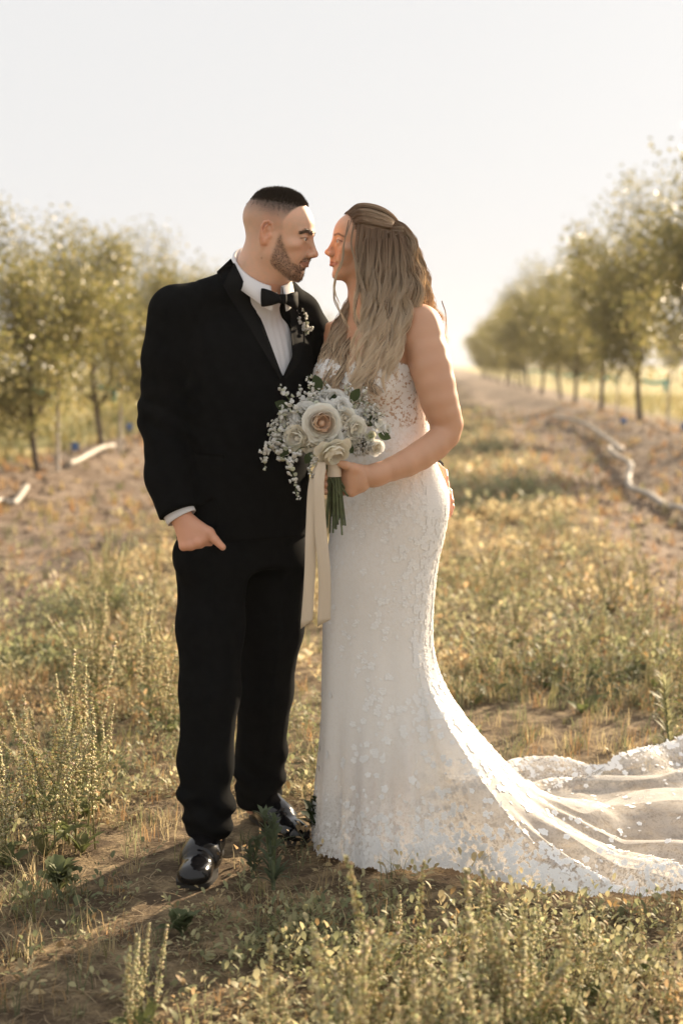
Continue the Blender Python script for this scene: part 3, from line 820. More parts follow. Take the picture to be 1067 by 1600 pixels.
def panel(S, inner, outer, n, m, y0, y1, lift_in, lift_out, thick, name, material, parent, bulge=0.0):
    """cloth panel lying on a surface: px outlines inner(t), outer(t) -> real sheet with thickness"""
    I = spline(inner, n); O_ = spline(outer, n); s = np.linspace(0, 1, m)
    px = I[:, None] * (1 - s[None, :, None]) + O_[:, None] * s[None, :, None]
    wp = np.array([[W(x, y, 3.76) for x, y in row] for row in px])
    ydep = project(S, wp[..., 0], wp[..., 2], y0, y1)
    good = ~np.isnan(ydep); fill = np.nanmedian(ydep)
    for i in range(n):                                                       # fill missing hits along the row
        g = good[i]
        if g.any(): ydep[i] = np.interp(np.arange(m), np.where(g)[0], ydep[i][g])
        else: ydep[i] = ydep[i - 1] if i else fill
    k = np.ones(5) / 5
    for j in range(m): ydep[:, j] = np.convolve(np.pad(ydep[:, j], 2, mode='edge'), k, 'valid')
    lift = lift_in + (lift_out - lift_in) * s + bulge * np.sin(np.pi * s)
    front = wp.copy(); front[..., 1] = ydep - lift[None]
    back = front.copy(); back[..., 1] += thick
    V = np.concatenate([front.reshape(-1, 3), back.reshape(-1, 3)]); q = grid_faces(n, m); N = n * m
    ring = [i * m for i in range(n)] + [(n - 1) * m + j for j in range(1, m)] + [i * m + m - 1 for i in range(n - 2, -1, -1)] + [j for j in range(m - 2, 0, -1)]
    ring = np.array(ring); r2 = np.roll(ring, -1)
    return obj(name, V - GB, np.concatenate([q, q[:, ::-1] + N, np.stack([ring, r2, r2 + N, ring + N], 1)]), material, parent, True)

GS, GH, g_body = build_g_body()
for s in (-1, 1):
    e = eyeball('eye', GH, s, None, (0.07, 0.035, 0.018), GSC, M=GM, look=(1, 0.05, -.12)); e.parent = g_body
    e.data.transform(Matrix.Translation(Vector(-GB)))
print('T body', time.time()-T0)
TS_G, g_trousers = build_g_trousers()
print('T trousers', time.time()-T0)
JS, g_jacket = build_g_jacket()
print('T jacket', time.time()-T0)
SS, g_shirt = build_g_shirt()
print('T shirt', time.time()-T0)
# lapels with a notch, collar
lap_r = panel(JS, [(365, 409), (384, 447), (410, 506), (440, 588)], [(349, 446), (366, 477), (395, 522), (438, 592)], 40, 8, 3.5, 4.0, .0125, .006, .0045, 'lapel', MAT['lapel'], g_jacket, .003)
col_r = panel(JS, [(360, 403), (368, 420), (374, 432)], [(338, 424), (345, 442), (352, 450)], 14, 8, 3.5, 4.05, .009, .005, .0035, 'collar', MAT['wool'], g_jacket, .004)
lap_l = panel(JS, [(449, 470), (454, 520), (456, 556), (443, 590)], [(466, 488), (474, 520), (470, 560), (446, 594)], 30, 7, 3.5, 4.05, .0115, .006, .0045, 'lapel', MAT['lapel'], g_jacket, .003)
# pocket flap and front edge of the jacket
panel(JS, [(306, 705), (330, 706), (354, 709)], [(307, 722), (330, 723), (355, 726)], 16, 4, 3.5, 4.0, .004, .004, .003, 'pocket_flap', MAT['wool'], g_jacket)
# shirt collar: band and folded wings round the neck
def ring_pts(r, zoff, phis, fo=0.0, tilt=.055):
    return np.array([neck_b + (GF * math.cos(p) * r + GL * math.sin(p) * r * .98) + UP * (zoff - tilt * math.cos(p)) + GF * fo for p in phis])
ph = np.linspace(R(14), R(346), 70)
tp = ring_pts(.071, .043, ph, .004); mid = ring_pts(.078, .040, ph, .004); lo_ = []
for p in ph:
    a = min(p, 2 * math.pi - p); dz = .046 + .018 * math.exp(-((a - R(14)) / .5) ** 2)
    lo_.append(ring_pts(.088, .040 - dz, [p], .006)[0])
lo_ = np.array(lo_)
CV = np.stack([ring_pts(.069, .0, ph, .004), tp, mid, (mid + lo_) / 2 + (mid - neck_b) * .02, lo_], 0)
cV = np.concatenate([CV.reshape(-1, 3)]); cq = grid_faces(5, len(ph))
o = gobj('collar', cV, cq, MAT['shirt'], parent=g_shirt); sm = o.modifiers.new('s', 'SOLIDIFY'); sm.thickness = .002
# bow tie
tie_c = ring_pts(.083, .005, [R(4)])[0] + GF * .012 + UP * .004
def bow():
    mb = MB()
    for s in (-1, 1):
        n, m = 12, 12; u = np.linspace(0, 1, n); a = np.arange(m) / m * 2 * np.pi
        hw = np.interp(u, [0, .25, .6, .9, 1], [.009, .013, .020, .024, .0235]); th = np.interp(u, [0, .3, .7, 1], [.006, .009, .008, .004])
        cen = GL * s * .056; P = []
        for i in range(n):
            for j in range(m):
                fold = .0035 * math.cos(3 * a[j]) * (1 - u[i])
                P.append(tie_c + cen * u[i] + UP * (hw[i] * math.cos(a[j]) - .003 * u[i] * s) + GF * ((th[i] + fold) * math.sin(a[j]) - .012 * u[i] ** 2))
        q = grid_faces(n, m, wrap_m=True); mb.add(P, q)
        mb.add([np.mean(P[-m:], 0)] + P[-m:], None, [[0, 1 + j, 1 + (j + 1) % m] for j in range(m)])
    return mb
o = gobj('bow_tie', *bow().arrays()[:2], MAT['satin'])
n, m = 8, 14; P = []
for i in range(n):
    for j in range(m):
        a = j / m * 2 * np.pi; z = (i / (n - 1) - .5) * .024; r = .0105 - 6 * z * z
        P.append(tie_c + UP * z + GL * r * math.cos(a) * 1.0 + GF * (.004 + r * math.sin(a)))
gobj('knot', P, grid_faces(n, m, wrap_m=True), MAT['satin'], parent=o)
# cuff of the right sleeve
a, b = r_arm[-2], r_arm[-1]; d = (b - a) / np.linalg.norm(b - a); d2 = d + np.array([.25, 0, 0]); d2 /= np.linalg.norm(d2)
x1 = np.cross(d2, [0, 1.0, 0]); x1 /= np.linalg.norm(x1); y1 = np.cross(d2, x1)
P = []
for t, r in ((-.03, .041), (.004, .0425), (.0125, .042), (.0135, .0395), (-.03, .038)):
    for j in range(28):
        q = j / 28 * 2 * np.pi; P.append(b + d2 * t + x1 * r * 1.0 * math.cos(q) + y1 * r * .82 * math.sin(q))
gobj('cuff', P, grid_faces(5, 28, wrap_m=True), MAT['shirt'], parent=g_shirt)

# shoes
def shoe(name, heel, toe_dir, L=.31, wid=.054):
    f = np.array([math.cos(toe_dir), math.sin(toe_dir), 0]); l = np.array([-f[1], f[0], 0])
    M = np.stack([f, l, UP], 1); Hh = lambda x, y, z: heel + M @ np.array([x, y, z])
    S = SDF()
    S.cap(Hh(.05, 0, .045), Hh(.16, 0, .040), .043, .048, 0)
    S.cap(Hh(.16, .002, .038), Hh(.265, .004, .028), .050, .036, .03, flat=((0, 0, 1), .72))
    S.ell(Hh(.255, .004, .026), (.050, .042, .030), .02, M)
    S.cap(Hh(.055, 0, .06), Hh(.06, 0, .105), .040, .042, .03)
    S.cap(Hh(.115, 0, .075), Hh(.185, 0, .055), .030, .020, .03)
    S.fn(lambda P: .013 - P[..., 2], .004, '&'); S.half(Hh(.06, 0, .105), UP, .003)
    # toe-cap seam, throat line
    S.fn(lambda P: .0018 * np.exp(-((((P - heel) @ f) - .205) / .003) ** 2), op='d')
    c = Hh(.15, 0, .06)
    V, Q = mesh_sdf(S, axis_grid(c[0] - .2, c[0] + .2, .004), axis_grid(c[1] - .2, c[1] + .2, .004), axis_grid(0, .125, .004))
    V = relax(V, Q, 1, .5); o = gobj(name, V, Q, MAT['patent'])
    # sole welt
    n = 40; pr = []
    for i in range(n):
        a = 2 * math.pi * i / n; x = .15 + .155 * math.cos(a); hw = np.interp(x, [-.01, .03, .09, .14, .21, .27, .31], [.022, .036, .034, .042, .054, .047, .018])
        pr.append((x, hw * (1 if math.sin(a) >= 0 else -1) * min(1, abs(math.sin(a)) * 3) + .003))
    V = [Hh(x, y, z) for z in (0.002, .011, .013) for x, y in pr]; q = grid_faces(3, n, wrap_m=True)
    mb = MB(); mb.add(V, q); top = [Hh(.15, 0, .013)] + [Hh(x, y, .013) for x, y in pr]; mb.add(top, None, [[0, 1 + i, 1 + (i + 1) % n] for i in range(n)])
    gobj('sole', *mb.arrays()[:2], MAT['sole'], parent=o)
    # laces
    lm = MB()
    for i in range(4):
        x = .125 + i * .017; z = .098 - i * .0085
        lm.add(*tube([Hh(x, -.022, z - .012), Hh(x + .003, 0, z + .002), Hh(x, .022, z - .012)], .0022, 6))
    gobj('laces', *lm.arrays()[:2], MAT['satin'], parent=o)
    return o
rt = W(325, 1372, 3.57); shoe('shoe', np.array([W(331, 1300, 3.84)[0], 3.855, 0]), R(-96))
shoe('shoe', np.array([W(398, 1270, 4.13)[0], 4.16, 0]), R(-62))
# ------------------------------------------------------------------ the bride
B_ANG = R(40)
BF = np.array([-math.sin(B_ANG), -math.cos(B_ANG), 0]); BL = np.array([-BF[1], BF[0], 0]); B_YAW = math.atan2(BF[1], BF[0])
b_root = empty('person', (W(595, 900, 3.86)[0], 3.86, 0))
tag(b_root, 'woman with long wavy blonde half-up hair in white lace mermaid gown facing man', 'person')
BB = np.array(b_root.location)
def bobj(name, V, Q, m, attrs=None, smooth=True, parent=None, **kw):
    return obj(name, np.asarray(V, float) - BB, Q, m, b_root if parent is None else parent, smooth, attrs, **kw)
BSC = .89
BM = head_frame(R(189), R(8), R(-3))
BO = W(578, 384, 3.80) - BM @ np.array([0, 0.058, 0])
bn = W(579, 503, 3.865)                                                     # base of the neck
b_torso_rows = [(500, 583, .060, .125), (520, 584, .086, .150), (550, 586, .100, .148), (585, 587, .106, .144), (620, 590, .104, .138),
                (660, 596, .100, .130), (685, 598, .104, .134), (720, 600, .114, .146), (765, 601, .122, .154), (800, 602, .124, .154), (850, 601, .105, .125), (900, 598, .10, .12)]
def b_secs(rows, off=0.0):
    out = []
    for y, px, rf, rl in rows:
        c = W(px, y, 3.86); out.append((c[2], c[0], c[1], rf + off, rl + off))
    return out
BT = SDF(); BT.loft(b_secs(b_torso_rows), B_YAW, 0.0, cap_r=.03)
bc = W(587, 592, 3.86)
for s in (-1, 1):
    BT.ell(bc + BF * .082 + BL * s * .066 + UP * .002, (.062, .066, .066), .035)     # bust
hc = W(603, 790, 3.86)
for s in (-1, 1): BT.ell(hc - BF * .062 + BL * s * .062, (.078, .078, .095), .05)      # seat
b_larm = [W(655, 512, 3.775), W(671, 565, 3.735), W(687, 630, 3.715), W(697, 676, 3.715), W(648, 717, 3.655), W(588, 742, 3.605)]
b_rarm = [W(543, 528, 3.955), W(530, 590, 4.00), W(522, 645, 4.04), W(470, 690, 4.11), W(430, 705, 4.12)]
stem_c = W(522, 752, 3.585)                                                # where the stems are held
def build_b_body():
    S = SDF(); H = add_head(S, BO, BM, True, BSC, 4.0, .87)
    S.cap(H(-14, 0, -30), bn + UP * .02, .047, .050, .022)
    S.cap(H(4, 0, -62), bn + BF * .02 + UP * 0.0, .036, .046, .025)
    S.cap(bn + UP * .02, bn - UP * .06, .050, .075, .04)
    S.L += BT.L[:]; S.L[-len(BT.L)] = ('+', BT.L[0][1], .03, BT.L[0][3], BT.L[0][4])
    for arm in (b_larm, b_rarm): S.cap(bn + (arm[0] - bn) * .25 - UP * .01, arm[0] - UP * .002, .040, .046, .06)   # shoulder line
    # collar bones
    for s in (-1, 1): S.cap(bn + BF * .060 + BL * s * .015 - UP * .030, bn + BF * .035 + BL * s * .12 - UP * .008, .008, .007, .018)
    S.limb(b_larm, [.0540, .0555, .0490, .0395, .0370, .0258], .045)
    S.limb(b_rarm, [.046, .044, .038, .034, .026], .03)
    # left hand closed round the stems: palm behind, fingers wrapping, thumb over the top
    wr = b_larm[-1]; kn_c = W(544, 748, 3.595)
    S.cap(wr, W(556, 749, 3.60), .027, .030, .016, flat=((0, 1, 0), .80))
    ks = []
    for i in range(4):
        y = 735 + i * 11.0; k0 = W(549, y, 3.583 + .003 * i); ks.append(k0)
        S.cap(W(562, 749 + (i - 1.5) * 7, 3.597), k0, .0175, .0125, .012)
        p1 = W(527 - i * .5, y + 1, 3.572 + .004 * i); 
        a = stem_c + np.array([-.020, -.010, (k0[2] - stem_c[2])]); bq = stem_c + np.array([-.024, .012, (k0[2] - stem_c[2]) * .95]); c = stem_c + np.array([-.004, .026, (k0[2] - stem_c[2]) * .95])
        # fingers run behind the stems and come round at the far side
        f1 = stem_c + np.array([.022, .020, k0[2] - stem_c[2]]); f2 = stem_c + np.array([.002, .028, k0[2] - stem_c[2]]); f3 = stem_c + np.array([-.020, .016, k0[2] - stem_c[2]]); f4 = stem_c + np.array([-.022, -.002, k0[2] - stem_c[2]])
        finger(S, [k0, f1, f2, f3, f4], .0115, .0080, .005, .010)
    finger(S, [W(566, 736, 3.597), W(552, 731, 3.580), W(540, 727, 3.572), W(531, 724, 3.570)], .0135, .0088, .005, .012)
    # tendons / wrist crease
    S.fn(lambda P: .0012 * np.exp(-(((P - W(573, 746, 3.6))[..., 0] + .25 * (P - W(573, 746, 3.6))[..., 2]) / .0028) ** 2) * (np.linalg.norm(P - W(573, 746, 3.6), axis=-1) < .06), op='d')
    # legs under the gown
    for s in (-1, 1):
        kp = W(596, 1080, 3.86) + BL * s * .06; ap = W(590, 1290, 3.88) + BL * s * .06
        S.chain([W(600, 870, 3.86) + BL * s * .055, kp, ap, np.array([ap[0], ap[1], .02])], [.070, .050, .036, .03], .02, .05)
        S.cap(np.array([ap[0], ap[1], .03]), np.array([ap[0], ap[1], .025]) + BF * .075, .03, .022, .02)
    hx, hy, hz = BO
    xs = axis_grid(-.32, .36, .008, [(hx - .125, hx + .09, .0018), (-.06, .06, .0025), (.02, .32, .006)])
    ys = axis_grid(3.50, 4.20, .008, [(3.50, 3.68, .0026), (hy - .09, hy + .09, .002)])
    zs = axis_grid(0.0, 1.80, .010, [(hz - .13, hz + .12, .0018), (.98, 1.07, .0026), (1.07, 1.6, .006)])
    V, Q = mesh_sdf(S, xs, ys, zs); V = relax(V, Q, 2, .45)
    base = np.array((0.60, 0.35, 0.225))
    c = head_colors(V, BO, BM, base, True, BSC)
    body = ((V - BO) @ BM)[:, 2] < -0.115
    n = vnoise(V, 22, 6, 3); t = np.tile(base * (1.0, .97, .95), (len(V), 1)) * (1 + .07 * n)[:, None]
    c[body] = t[body]
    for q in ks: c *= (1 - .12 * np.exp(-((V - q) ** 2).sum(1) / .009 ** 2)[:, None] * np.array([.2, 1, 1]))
    return S, H, bobj('body', V, Q, MAT['skin'], {'col': c})
BS, BH, b_body = build_b_body()
for s in (-1, 1):
    e = eyeball('eye', BH, s, None, (0.09, 0.06, 0.035), BSC, M=BM, look=(1, .05, 0)); e.parent = b_body
    e.data.transform(Matrix.Translation(Vector(-BB)))
print('T bride body', time.time() - T0)

# ------------------------------------------------------------------ gown: one sheet from the neckline to the hem of the train
NPH = 420
def hem_polygon():
    g = lambda x, y: W(x, y, 1.0)
    def ground(x, y, z=0.0):                                              # ground point under a picture point
        d = W(x, y, 1.0) - np.array([0, 0, CAM_H]); t = (z - CAM_H) / d[2]; return d[0] * t, d[1] * t
    pts = [(-.03, 4.02), ground(506, 1266), ground(526, 1318), ground(556, 1350), ground(596, 1366), ground(650, 1364), ground(720, 1370), ground(790, 1390),
           ground(860, 1402), ground(950, 1412), ground(1067, 1422), (1.25, 3.46), (1.65, 3.62), (1.95, 4.05), (2.0, 4.45), (1.75, 4.80), (1.40, 4.88), ground(1040, 1190, .02), ground(960, 1210, .02), ground(880, 1206, .02),
           ground(820, 1208, .02), (.42, 4.55), (.24, 4.36), (.10, 4.18), (.0, 4.10)]
    return np.array(pts)
KNEE = W(594, 1045, 3.87)
def build_gown():
    hp = spline(hem_polygon(), 1200, True)
    rel = hp - KNEE[:2]; ang = np.unwrap(np.arctan2(rel[:, 1], rel[:, 0])); rad = np.linalg.norm(rel, axis=1)
    if ang[-1] < ang[0]: ang = ang[::-1]; rad = rad[::-1]
    ang = np.maximum.accumulate(ang)
    # columns: denser where the train is wide
    cdf = np.concatenate([[0], np.cumsum(np.linalg.norm(np.diff(hp if True else hp, axis=0), axis=1) + .0035)])
    al = np.interp(np.linspace(0, cdf[-1], NPH, endpoint=False), cdf, ang)
    R_h = np.interp(al, ang, rad)
    al0 = al % (2 * np.pi)
    rows = []; sheer = []; tan = []; lvl = []
    # --- bodice and skirt down to the knee: body sections by angle
    cz = [(y, px) for y, px, _, _ in b_torso_rows]
    sk = [(800, 518, 690), (850, 511, 687), (900, 506, 681), (950, 504, 676), (1000, 503, 674), (1045, 502, 680)]
    zt = W(587, 566, 3.80)[2]
    # neckline height by angle about the torso
    phi = (al0 - B_YAW + np.pi) % (2 * np.pi) - np.pi                      # 0 = chest direction
    ztop = zt + .004 - .032 * np.exp(-(phi / .16) ** 2) + .012 * np.exp(-((np.abs(phi) - .52) / .28) ** 2) - .020 * smooth01(np.abs(phi), .9, 1.6) - .10 * smooth01(np.abs(phi), 1.9, 2.7)
    zs_levels = np.linspace(0, 1, 60) ** .95
    z_hip = W(603, 800, 3.86)[2]
    off = .0055
    for t in zs_levels:
        z = ztop + (z_hip - ztop) * t
        yc = np.interp(z[0], [], []) if False else None
        zr = np.array([W(px, y, 3.86)[2] for y, px in cz])[::-1]; xr = np.array([W(px, y, 3.86)[0] for y, px in cz])[::-1]
        cx = np.interp(z, zr, xr); cyv = np.full_like(z, 3.86)
        # march from outside to the body along each angle
        d = np.stack([np.cos(al0), np.sin(al0)], 1); lo = np.full(NPH, .03); hi = np.full(NPH, .34)
        for _ in range(18):
            mid = (lo + hi) / 2; P = np.stack([cx + d[:, 0] * mid, cyv + d[:, 1] * mid, z], 1); v = BT(P) - off
            lo = np.where(v < 0, mid, lo); hi = np.where(v < 0, hi, mid)
        rows.append(np.stack([cx + d[:, 0] * hi, cyv + d[:, 1] * hi, z], 1)); sheer.append(np.zeros(NPH)); lvl.append(np.full(NPH, 0.0))
    last = rows[-1]
    # --- hip to knee
    ys = np.linspace(800, 1045, 40)[1:]
    sx = np.array([s[0] for s in sk]); l_, r_ = np.array([s[1] for s in sk]), np.array([s[2] for s in sk])
    c0 = last.mean(0); r_last = np.linalg.norm(last[:, :2] - W(602, 800, 3.86)[:2], axis=1)
    for y in ys:
        l, r = np.interp(y, sx, l_), np.interp(y, sx, r_); c = W((l + r) / 2, y, 3.87 - .01 * (1045 - y) / 245); hw = (W(r, y, c[1])[0] - W(l, y, c[1])[0]) / 2
        t = (y - 800) / 245; w = smooth01(t, 0, .35)
        ca, sa = np.cos(al0), np.sin(al0)
        a_, b_ = hw, hw * .88
        re = a_ * b_ / np.sqrt((b_ * ca) ** 2 + (a_ * sa) ** 2)
        re = re * (1 + .012 * np.sin(al0 * 7 + 1) * t + .008 * np.sin(al0 * 13 + y * .01) * t)
        rr = r_last * (1 - w) + re * w
        rows.append(np.stack([c[0] + ca * rr, c[1] + sa * rr, np.full(NPH, c[2])], 1)); sheer.append(np.full(NPH, .0)); lvl.append(np.full(NPH, t))
    kn = rows[-1]; rk = np.linalg.norm(kn[:, :2] - KNEE[:2], axis=1); zk = kn[:, 2].copy()
    # --- flare and train
    n2 = 120
    u = np.linspace(0, 1, n2 + 1)[1:]
    Rx = np.maximum(R_h - rk, .02)
    ca, sa = np.cos(al0), np.sin(al0)
    prev_r = rk
    for s in u:
        # length parameter: falls first, then runs along the ground
        fall = zk * 1.04; tot = np.hypot(fall, np.minimum(Rx, .52)) + np.maximum(Rx - .52, 0)
        L = s * tot; lf = np.hypot(fall, np.minimum(Rx, .52)); q = np.clip(L / lf, 0, 1)
        dr = np.minimum(Rx, .52) * (q ** (1.35)) + np.maximum(L - lf, 0)
        z = zk * (1 - q) ** 1.12
        r = rk + dr
        x = KNEE[0] + ca * r; y = KNEE[1] + sa * r
        tr = smooth01(dr, .05, .45)
        hang = 1 - smooth01(q, .75, 1.0)
        # cone folds while it falls, long soft ridges along the ground
        f1 = np.sin(al0 * 9 + 1.3 * np.sin(al0 * 2 + 1)) * .5 + .5 * np.sin(al0 * 17 + 2.0)
        r2 = r + .020 * f1 * smooth01(q, .05, .8) * (1 - .7 * tr)
        wv = al0 * 11 + 1.6 * np.sin(dr * 4.0 + al0 * 3) + .8 * np.sin(dr * 9)
        ridge = np.maximum(0, np.sin(wv)) ** 1.8 * .062 + np.maximum(0, np.sin(wv * 1.9 + 2 + 2 * dr)) ** 2 * .030
        P0 = np.stack([x, y, np.zeros_like(x)], 1)
        crum = vnoise(P0, 5.0, 31, 2) * .016 + vnoise(P0, 17.0, 33, 2) * .004
        lift = (ridge + .018 + np.maximum(crum, -.014)) * smooth01(q, .55, 1.0)
        edge = smooth01(s, .90, 1.0); lift = lift * (1 - .62 * edge) + .012 * edge * (1 + np.sin(al0 * 90)) * .5 * tr
        zz = np.maximum(z * (1 - .15 * tr), 0) + lift * np.clip(Rx / .25, .25, 1) + .010
        rows.append(np.stack([KNEE[0] + ca * r2, KNEE[1] + sa * r2, zz], 1)); sheer.append(smooth01(q, .10, .85) * (.35 + .65 * smooth01(R_h, .2, .5))); lvl.append(1 + s)
    V = np.array(rows); sh = np.array(sheer); n = len(V)
    for _ in range(30):                                                     # ease the joins at hip and knee
        S2 = (V[:-2] + V[2:]) / 2; i = np.arange(1, n - 1)
        w = (np.exp(-((i - 60) / 7.0) ** 2) + np.exp(-((i - 99) / 8.0) ** 2))[:, None, None]
        V[1:-1] += (S2 - V[1:-1]) * np.clip(w, 0, .9)
    lv = np.zeros((n, NPH))
    for i, a in enumerate(lvl): lv[i] = a
    # colour: flesh-toned mesh on the bodice, ivory below the waist seam
    zz = V[..., 2]; z_w = W(600, 668, 3.86)[2]
    px = V[..., 0]
    seam = z_w + .10 * (px - .10)
    nude = smooth01(zz, seam - .004, seam + .008) * (np.abs(phi)[None] < 9)
    return V, sh, nude, phi, al0, lv
GV, g_sheer, g_nude, g_phi, g_al, g_lv = build_gown()
NR = len(GV)
ri = np.arange(NR)[:, None]
LACEW = np.clip(np.interp(ri, [0, 45, 62, 80, 110, NR - 55, NR - 30, NR - 12, NR], [1, .9, .55, .30, .22, .25, .55, 1, 1]) * np.ones((1, NPH)) + .6 * np.maximum(0, vnoise(GV.reshape(-1, 3), 7, 77, 2).reshape(NR, NPH)), 0, 1)
gown = bobj('gown', GV.reshape(-1, 3), grid_faces(NR, NPH, wrap_m=True)[:, ::-1], MAT['gown'], {'sheer': g_sheer.ravel(), 'nude': g_nude.ravel(), 'lacew': LACEW.ravel()})
print('T gown', time.time() - T0)

# lace appliques: raised flowers and leaves lying on the gown
def tangent(i, j):
    p = GV[i, j]; du = GV[min(i + 1, NR - 1), j] - GV[max(i - 1, 0), j]; dv = GV[i, (j + 1) % NPH] - GV[i, j - 1]
    du = du / (np.linalg.norm(du) + 1e-9); n = np.cross(du, dv); n = n / (np.linalg.norm(n) + 1e-9); dv = np.cross(n, du)
    return p, du, dv, n
def flower_template(seed, petals=5):
    rg = np.random.default_rng(seed); V, Q, T = [], [], []
    for k in range(petals):
        t = k * 2 * math.pi / petals; c, d = math.cos(t), math.sin(t); w = .52 * rg.uniform(.85, 1.1); q = rg.uniform(.85, 1.1); b0 = len(V)
        for u, v, h in ((0, 0, .12), (.55 * q, -w, .18), (.62 * q, 0, .36), (.55 * q, w, .18), (q, -w * .5, .22), (1.06 * q, 0, .28), (q, w * .5, .22)): V.append((c * u - d * v, d * u + c * v, h))
        Q += [[b0 + 1, b0 + 4, b0 + 5, b0 + 2], [b0 + 2, b0 + 5, b0 + 6, b0 + 3]]; T += [[b0, b0 + 1, b0 + 2], [b0, b0 + 2, b0 + 3]]
    b0 = len(V); s_ = .2; V += [(0, 0, .5), (s_, 0, .3), (0, s_, .3), (-s_, 0, .3), (0, -s_, .3)]; T += [[b0, b0 + 1, b0 + 2], [b0, b0 + 2, b0 + 3], [b0, b0 + 3, b0 + 4], [b0, b0 + 4, b0 + 1]]
    return np.array(V), np.array(Q), np.array(T)
LEAF_T = (np.array([(0, 0, .1), (.75, -.42, .16), (.85, 0, .34), (.75, .42, .16), (1.7, 0, .18)]), np.zeros((0, 4), int), np.array([[0, 1, 2], [0, 2, 3], [1, 4, 2], [2, 4, 3]]))
FT = [flower_template(k) for k in range(4)]; MOTIF = {k: [] for k in range(5)}
lace = MB(); lrng = np.random.default_rng(3)
def put(i, j, r, kind=0):
    i = int(np.clip(i, 1, NR - 2)); j = int(j) % NPH
    MOTIF[int(lrng.integers(4)) if kind == 0 else 4].append((i, j, r, lrng.uniform(0, 6.28)))
def row_at(z, j): return int(np.argmin(np.abs(GV[:100, j, 2] - z)))
arc = np.linalg.norm(np.diff(np.concatenate([GV, GV[:, :1]], 1), axis=1), axis=2)     # column widths
# bodice: dense
for _ in range(3400):
    j = lrng.integers(NPH); t = lrng.uniform(0, 1); i = int(1 + t * 34)
    zz = GV[i, j, 2]; side = abs(abs(g_phi[j]) - 1.5) < .5 and W(0, 640, 3.86)[2] > zz > W(0, 664, 3.86)[2]
    if side and lrng.uniform() < .75: continue
    put(i, j, lrng.uniform(.0045, .0090), 0 if lrng.uniform() < .7 else 1)
for j in range(0, NPH, 2): put(1, j, lrng.uniform(.006, .009)); put(3, j + 1, lrng.uniform(.005, .008))
# hips dense, then sprays that thin out down the skirt
cols = np.linspace(0, NPH, 23)[:-1] + lrng.uniform(-5, 5, 22)
for _ in range(5200):
    j = int(lrng.integers(NPH)); i = int(lrng.integers(34, 60)); dens = 1.0 - .65 * (i - 34) / 26
    if lrng.uniform() < dens * .55 + .10: put(i, j, lrng.uniform(.0050, .0100), 0 if lrng.uniform() < .65 else 1)
for c in cols:
    jj = c
    for i in range(46, 150):
        jj += lrng.normal(0, .9); thin = np.interp(i, [46, 80, 100, 150], [1, .8, .55, .35])
        for _ in range(2 if thin > .6 else 1):
            if lrng.uniform() < thin: put(i, jj + lrng.normal(0, 4.5 * thin + 1.5), lrng.uniform(.0050, .0115), 0 if lrng.uniform() < .55 else 1)
# wide floral border along the hem of the train
for _ in range(5600):
    j = int(lrng.integers(NPH)); f = abs(lrng.normal(0, .40)); i = NR - 2 - int(f * 46)
    if i < NR - 60: continue
    put(i, j, lrng.uniform(.0045, .0105), 0 if lrng.uniform() < .5 else 1)
for j in range(NPH):
    put(NR - 2, j, lrng.uniform(.006, .010), 0); put(NR - 3, j, lrng.uniform(.006, .010), 1)
for _ in range(500): put(lrng.integers(NR - 110, NR - 30), lrng.integers(NPH), lrng.uniform(.007, .012), 0 if lrng.uniform() < .6 else 1)
Du = np.gradient(GV, axis=0); Dv = (np.roll(GV, -1, 1) - np.roll(GV, 1, 1))
Du /= np.linalg.norm(Du, axis=2, keepdims=True) + 1e-9; Nn = np.cross(Du, Dv); Nn /= np.linalg.norm(Nn, axis=2, keepdims=True) + 1e-9; Dv = np.cross(Nn, Du)
for kk, lst in MOTIF.items():
    if not lst: continue
    tv, tq, tt = LEAF_T if kk == 4 else FT[kk]; A_ = np.array(lst); ii, jj = A_[:, 0].astype(int), A_[:, 1].astype(int); rr, ro = A_[:, 2], A_[:, 3]
    frac = lrng.uniform(0, 1, (len(A_), 1)); p = GV[ii, jj] * (1 - frac) + GV[ii, (jj + 1) % NPH] * frac; frac = lrng.uniform(0, 1, (len(A_), 1)); p = p * (1 - .5 * frac) + GV[np.minimum(ii + 1, NR - 1), jj] * 0 + .5 * frac * (p + GV[np.minimum(ii + 1, NR - 1), jj] - GV[ii, jj])
    a_ = Du[ii, jj] * np.cos(ro)[:, None] + Dv[ii, jj] * np.sin(ro)[:, None]; b_ = -Du[ii, jj] * np.sin(ro)[:, None] + Dv[ii, jj] * np.cos(ro)[:, None]; n_ = Nn[ii, jj]
    VV = p[:, None] + (tv[None, :, :1] * a_[:, None] + tv[None, :, 1:2] * b_[:, None]) * rr[:, None, None] + tv[None, :, 2:] * n_[:, None] * np.minimum(rr * .8, .0055)[:, None, None]
    off_ = (np.arange(len(A_)) * len(tv))[:, None, None]
    lace.add(VV.reshape(-1, 3), (tq[None] + off_).reshape(-1, 4) if len(tq) else None, (tt[None] + off_).reshape(-1, 3))
V_, F_, _ = lace.arrays(); la = bobj('lace_applique', V_, F_, MAT['lace'], parent=gown); tag(la, kind='stuff')
print('T lace', time.time() - T0, len(V_))
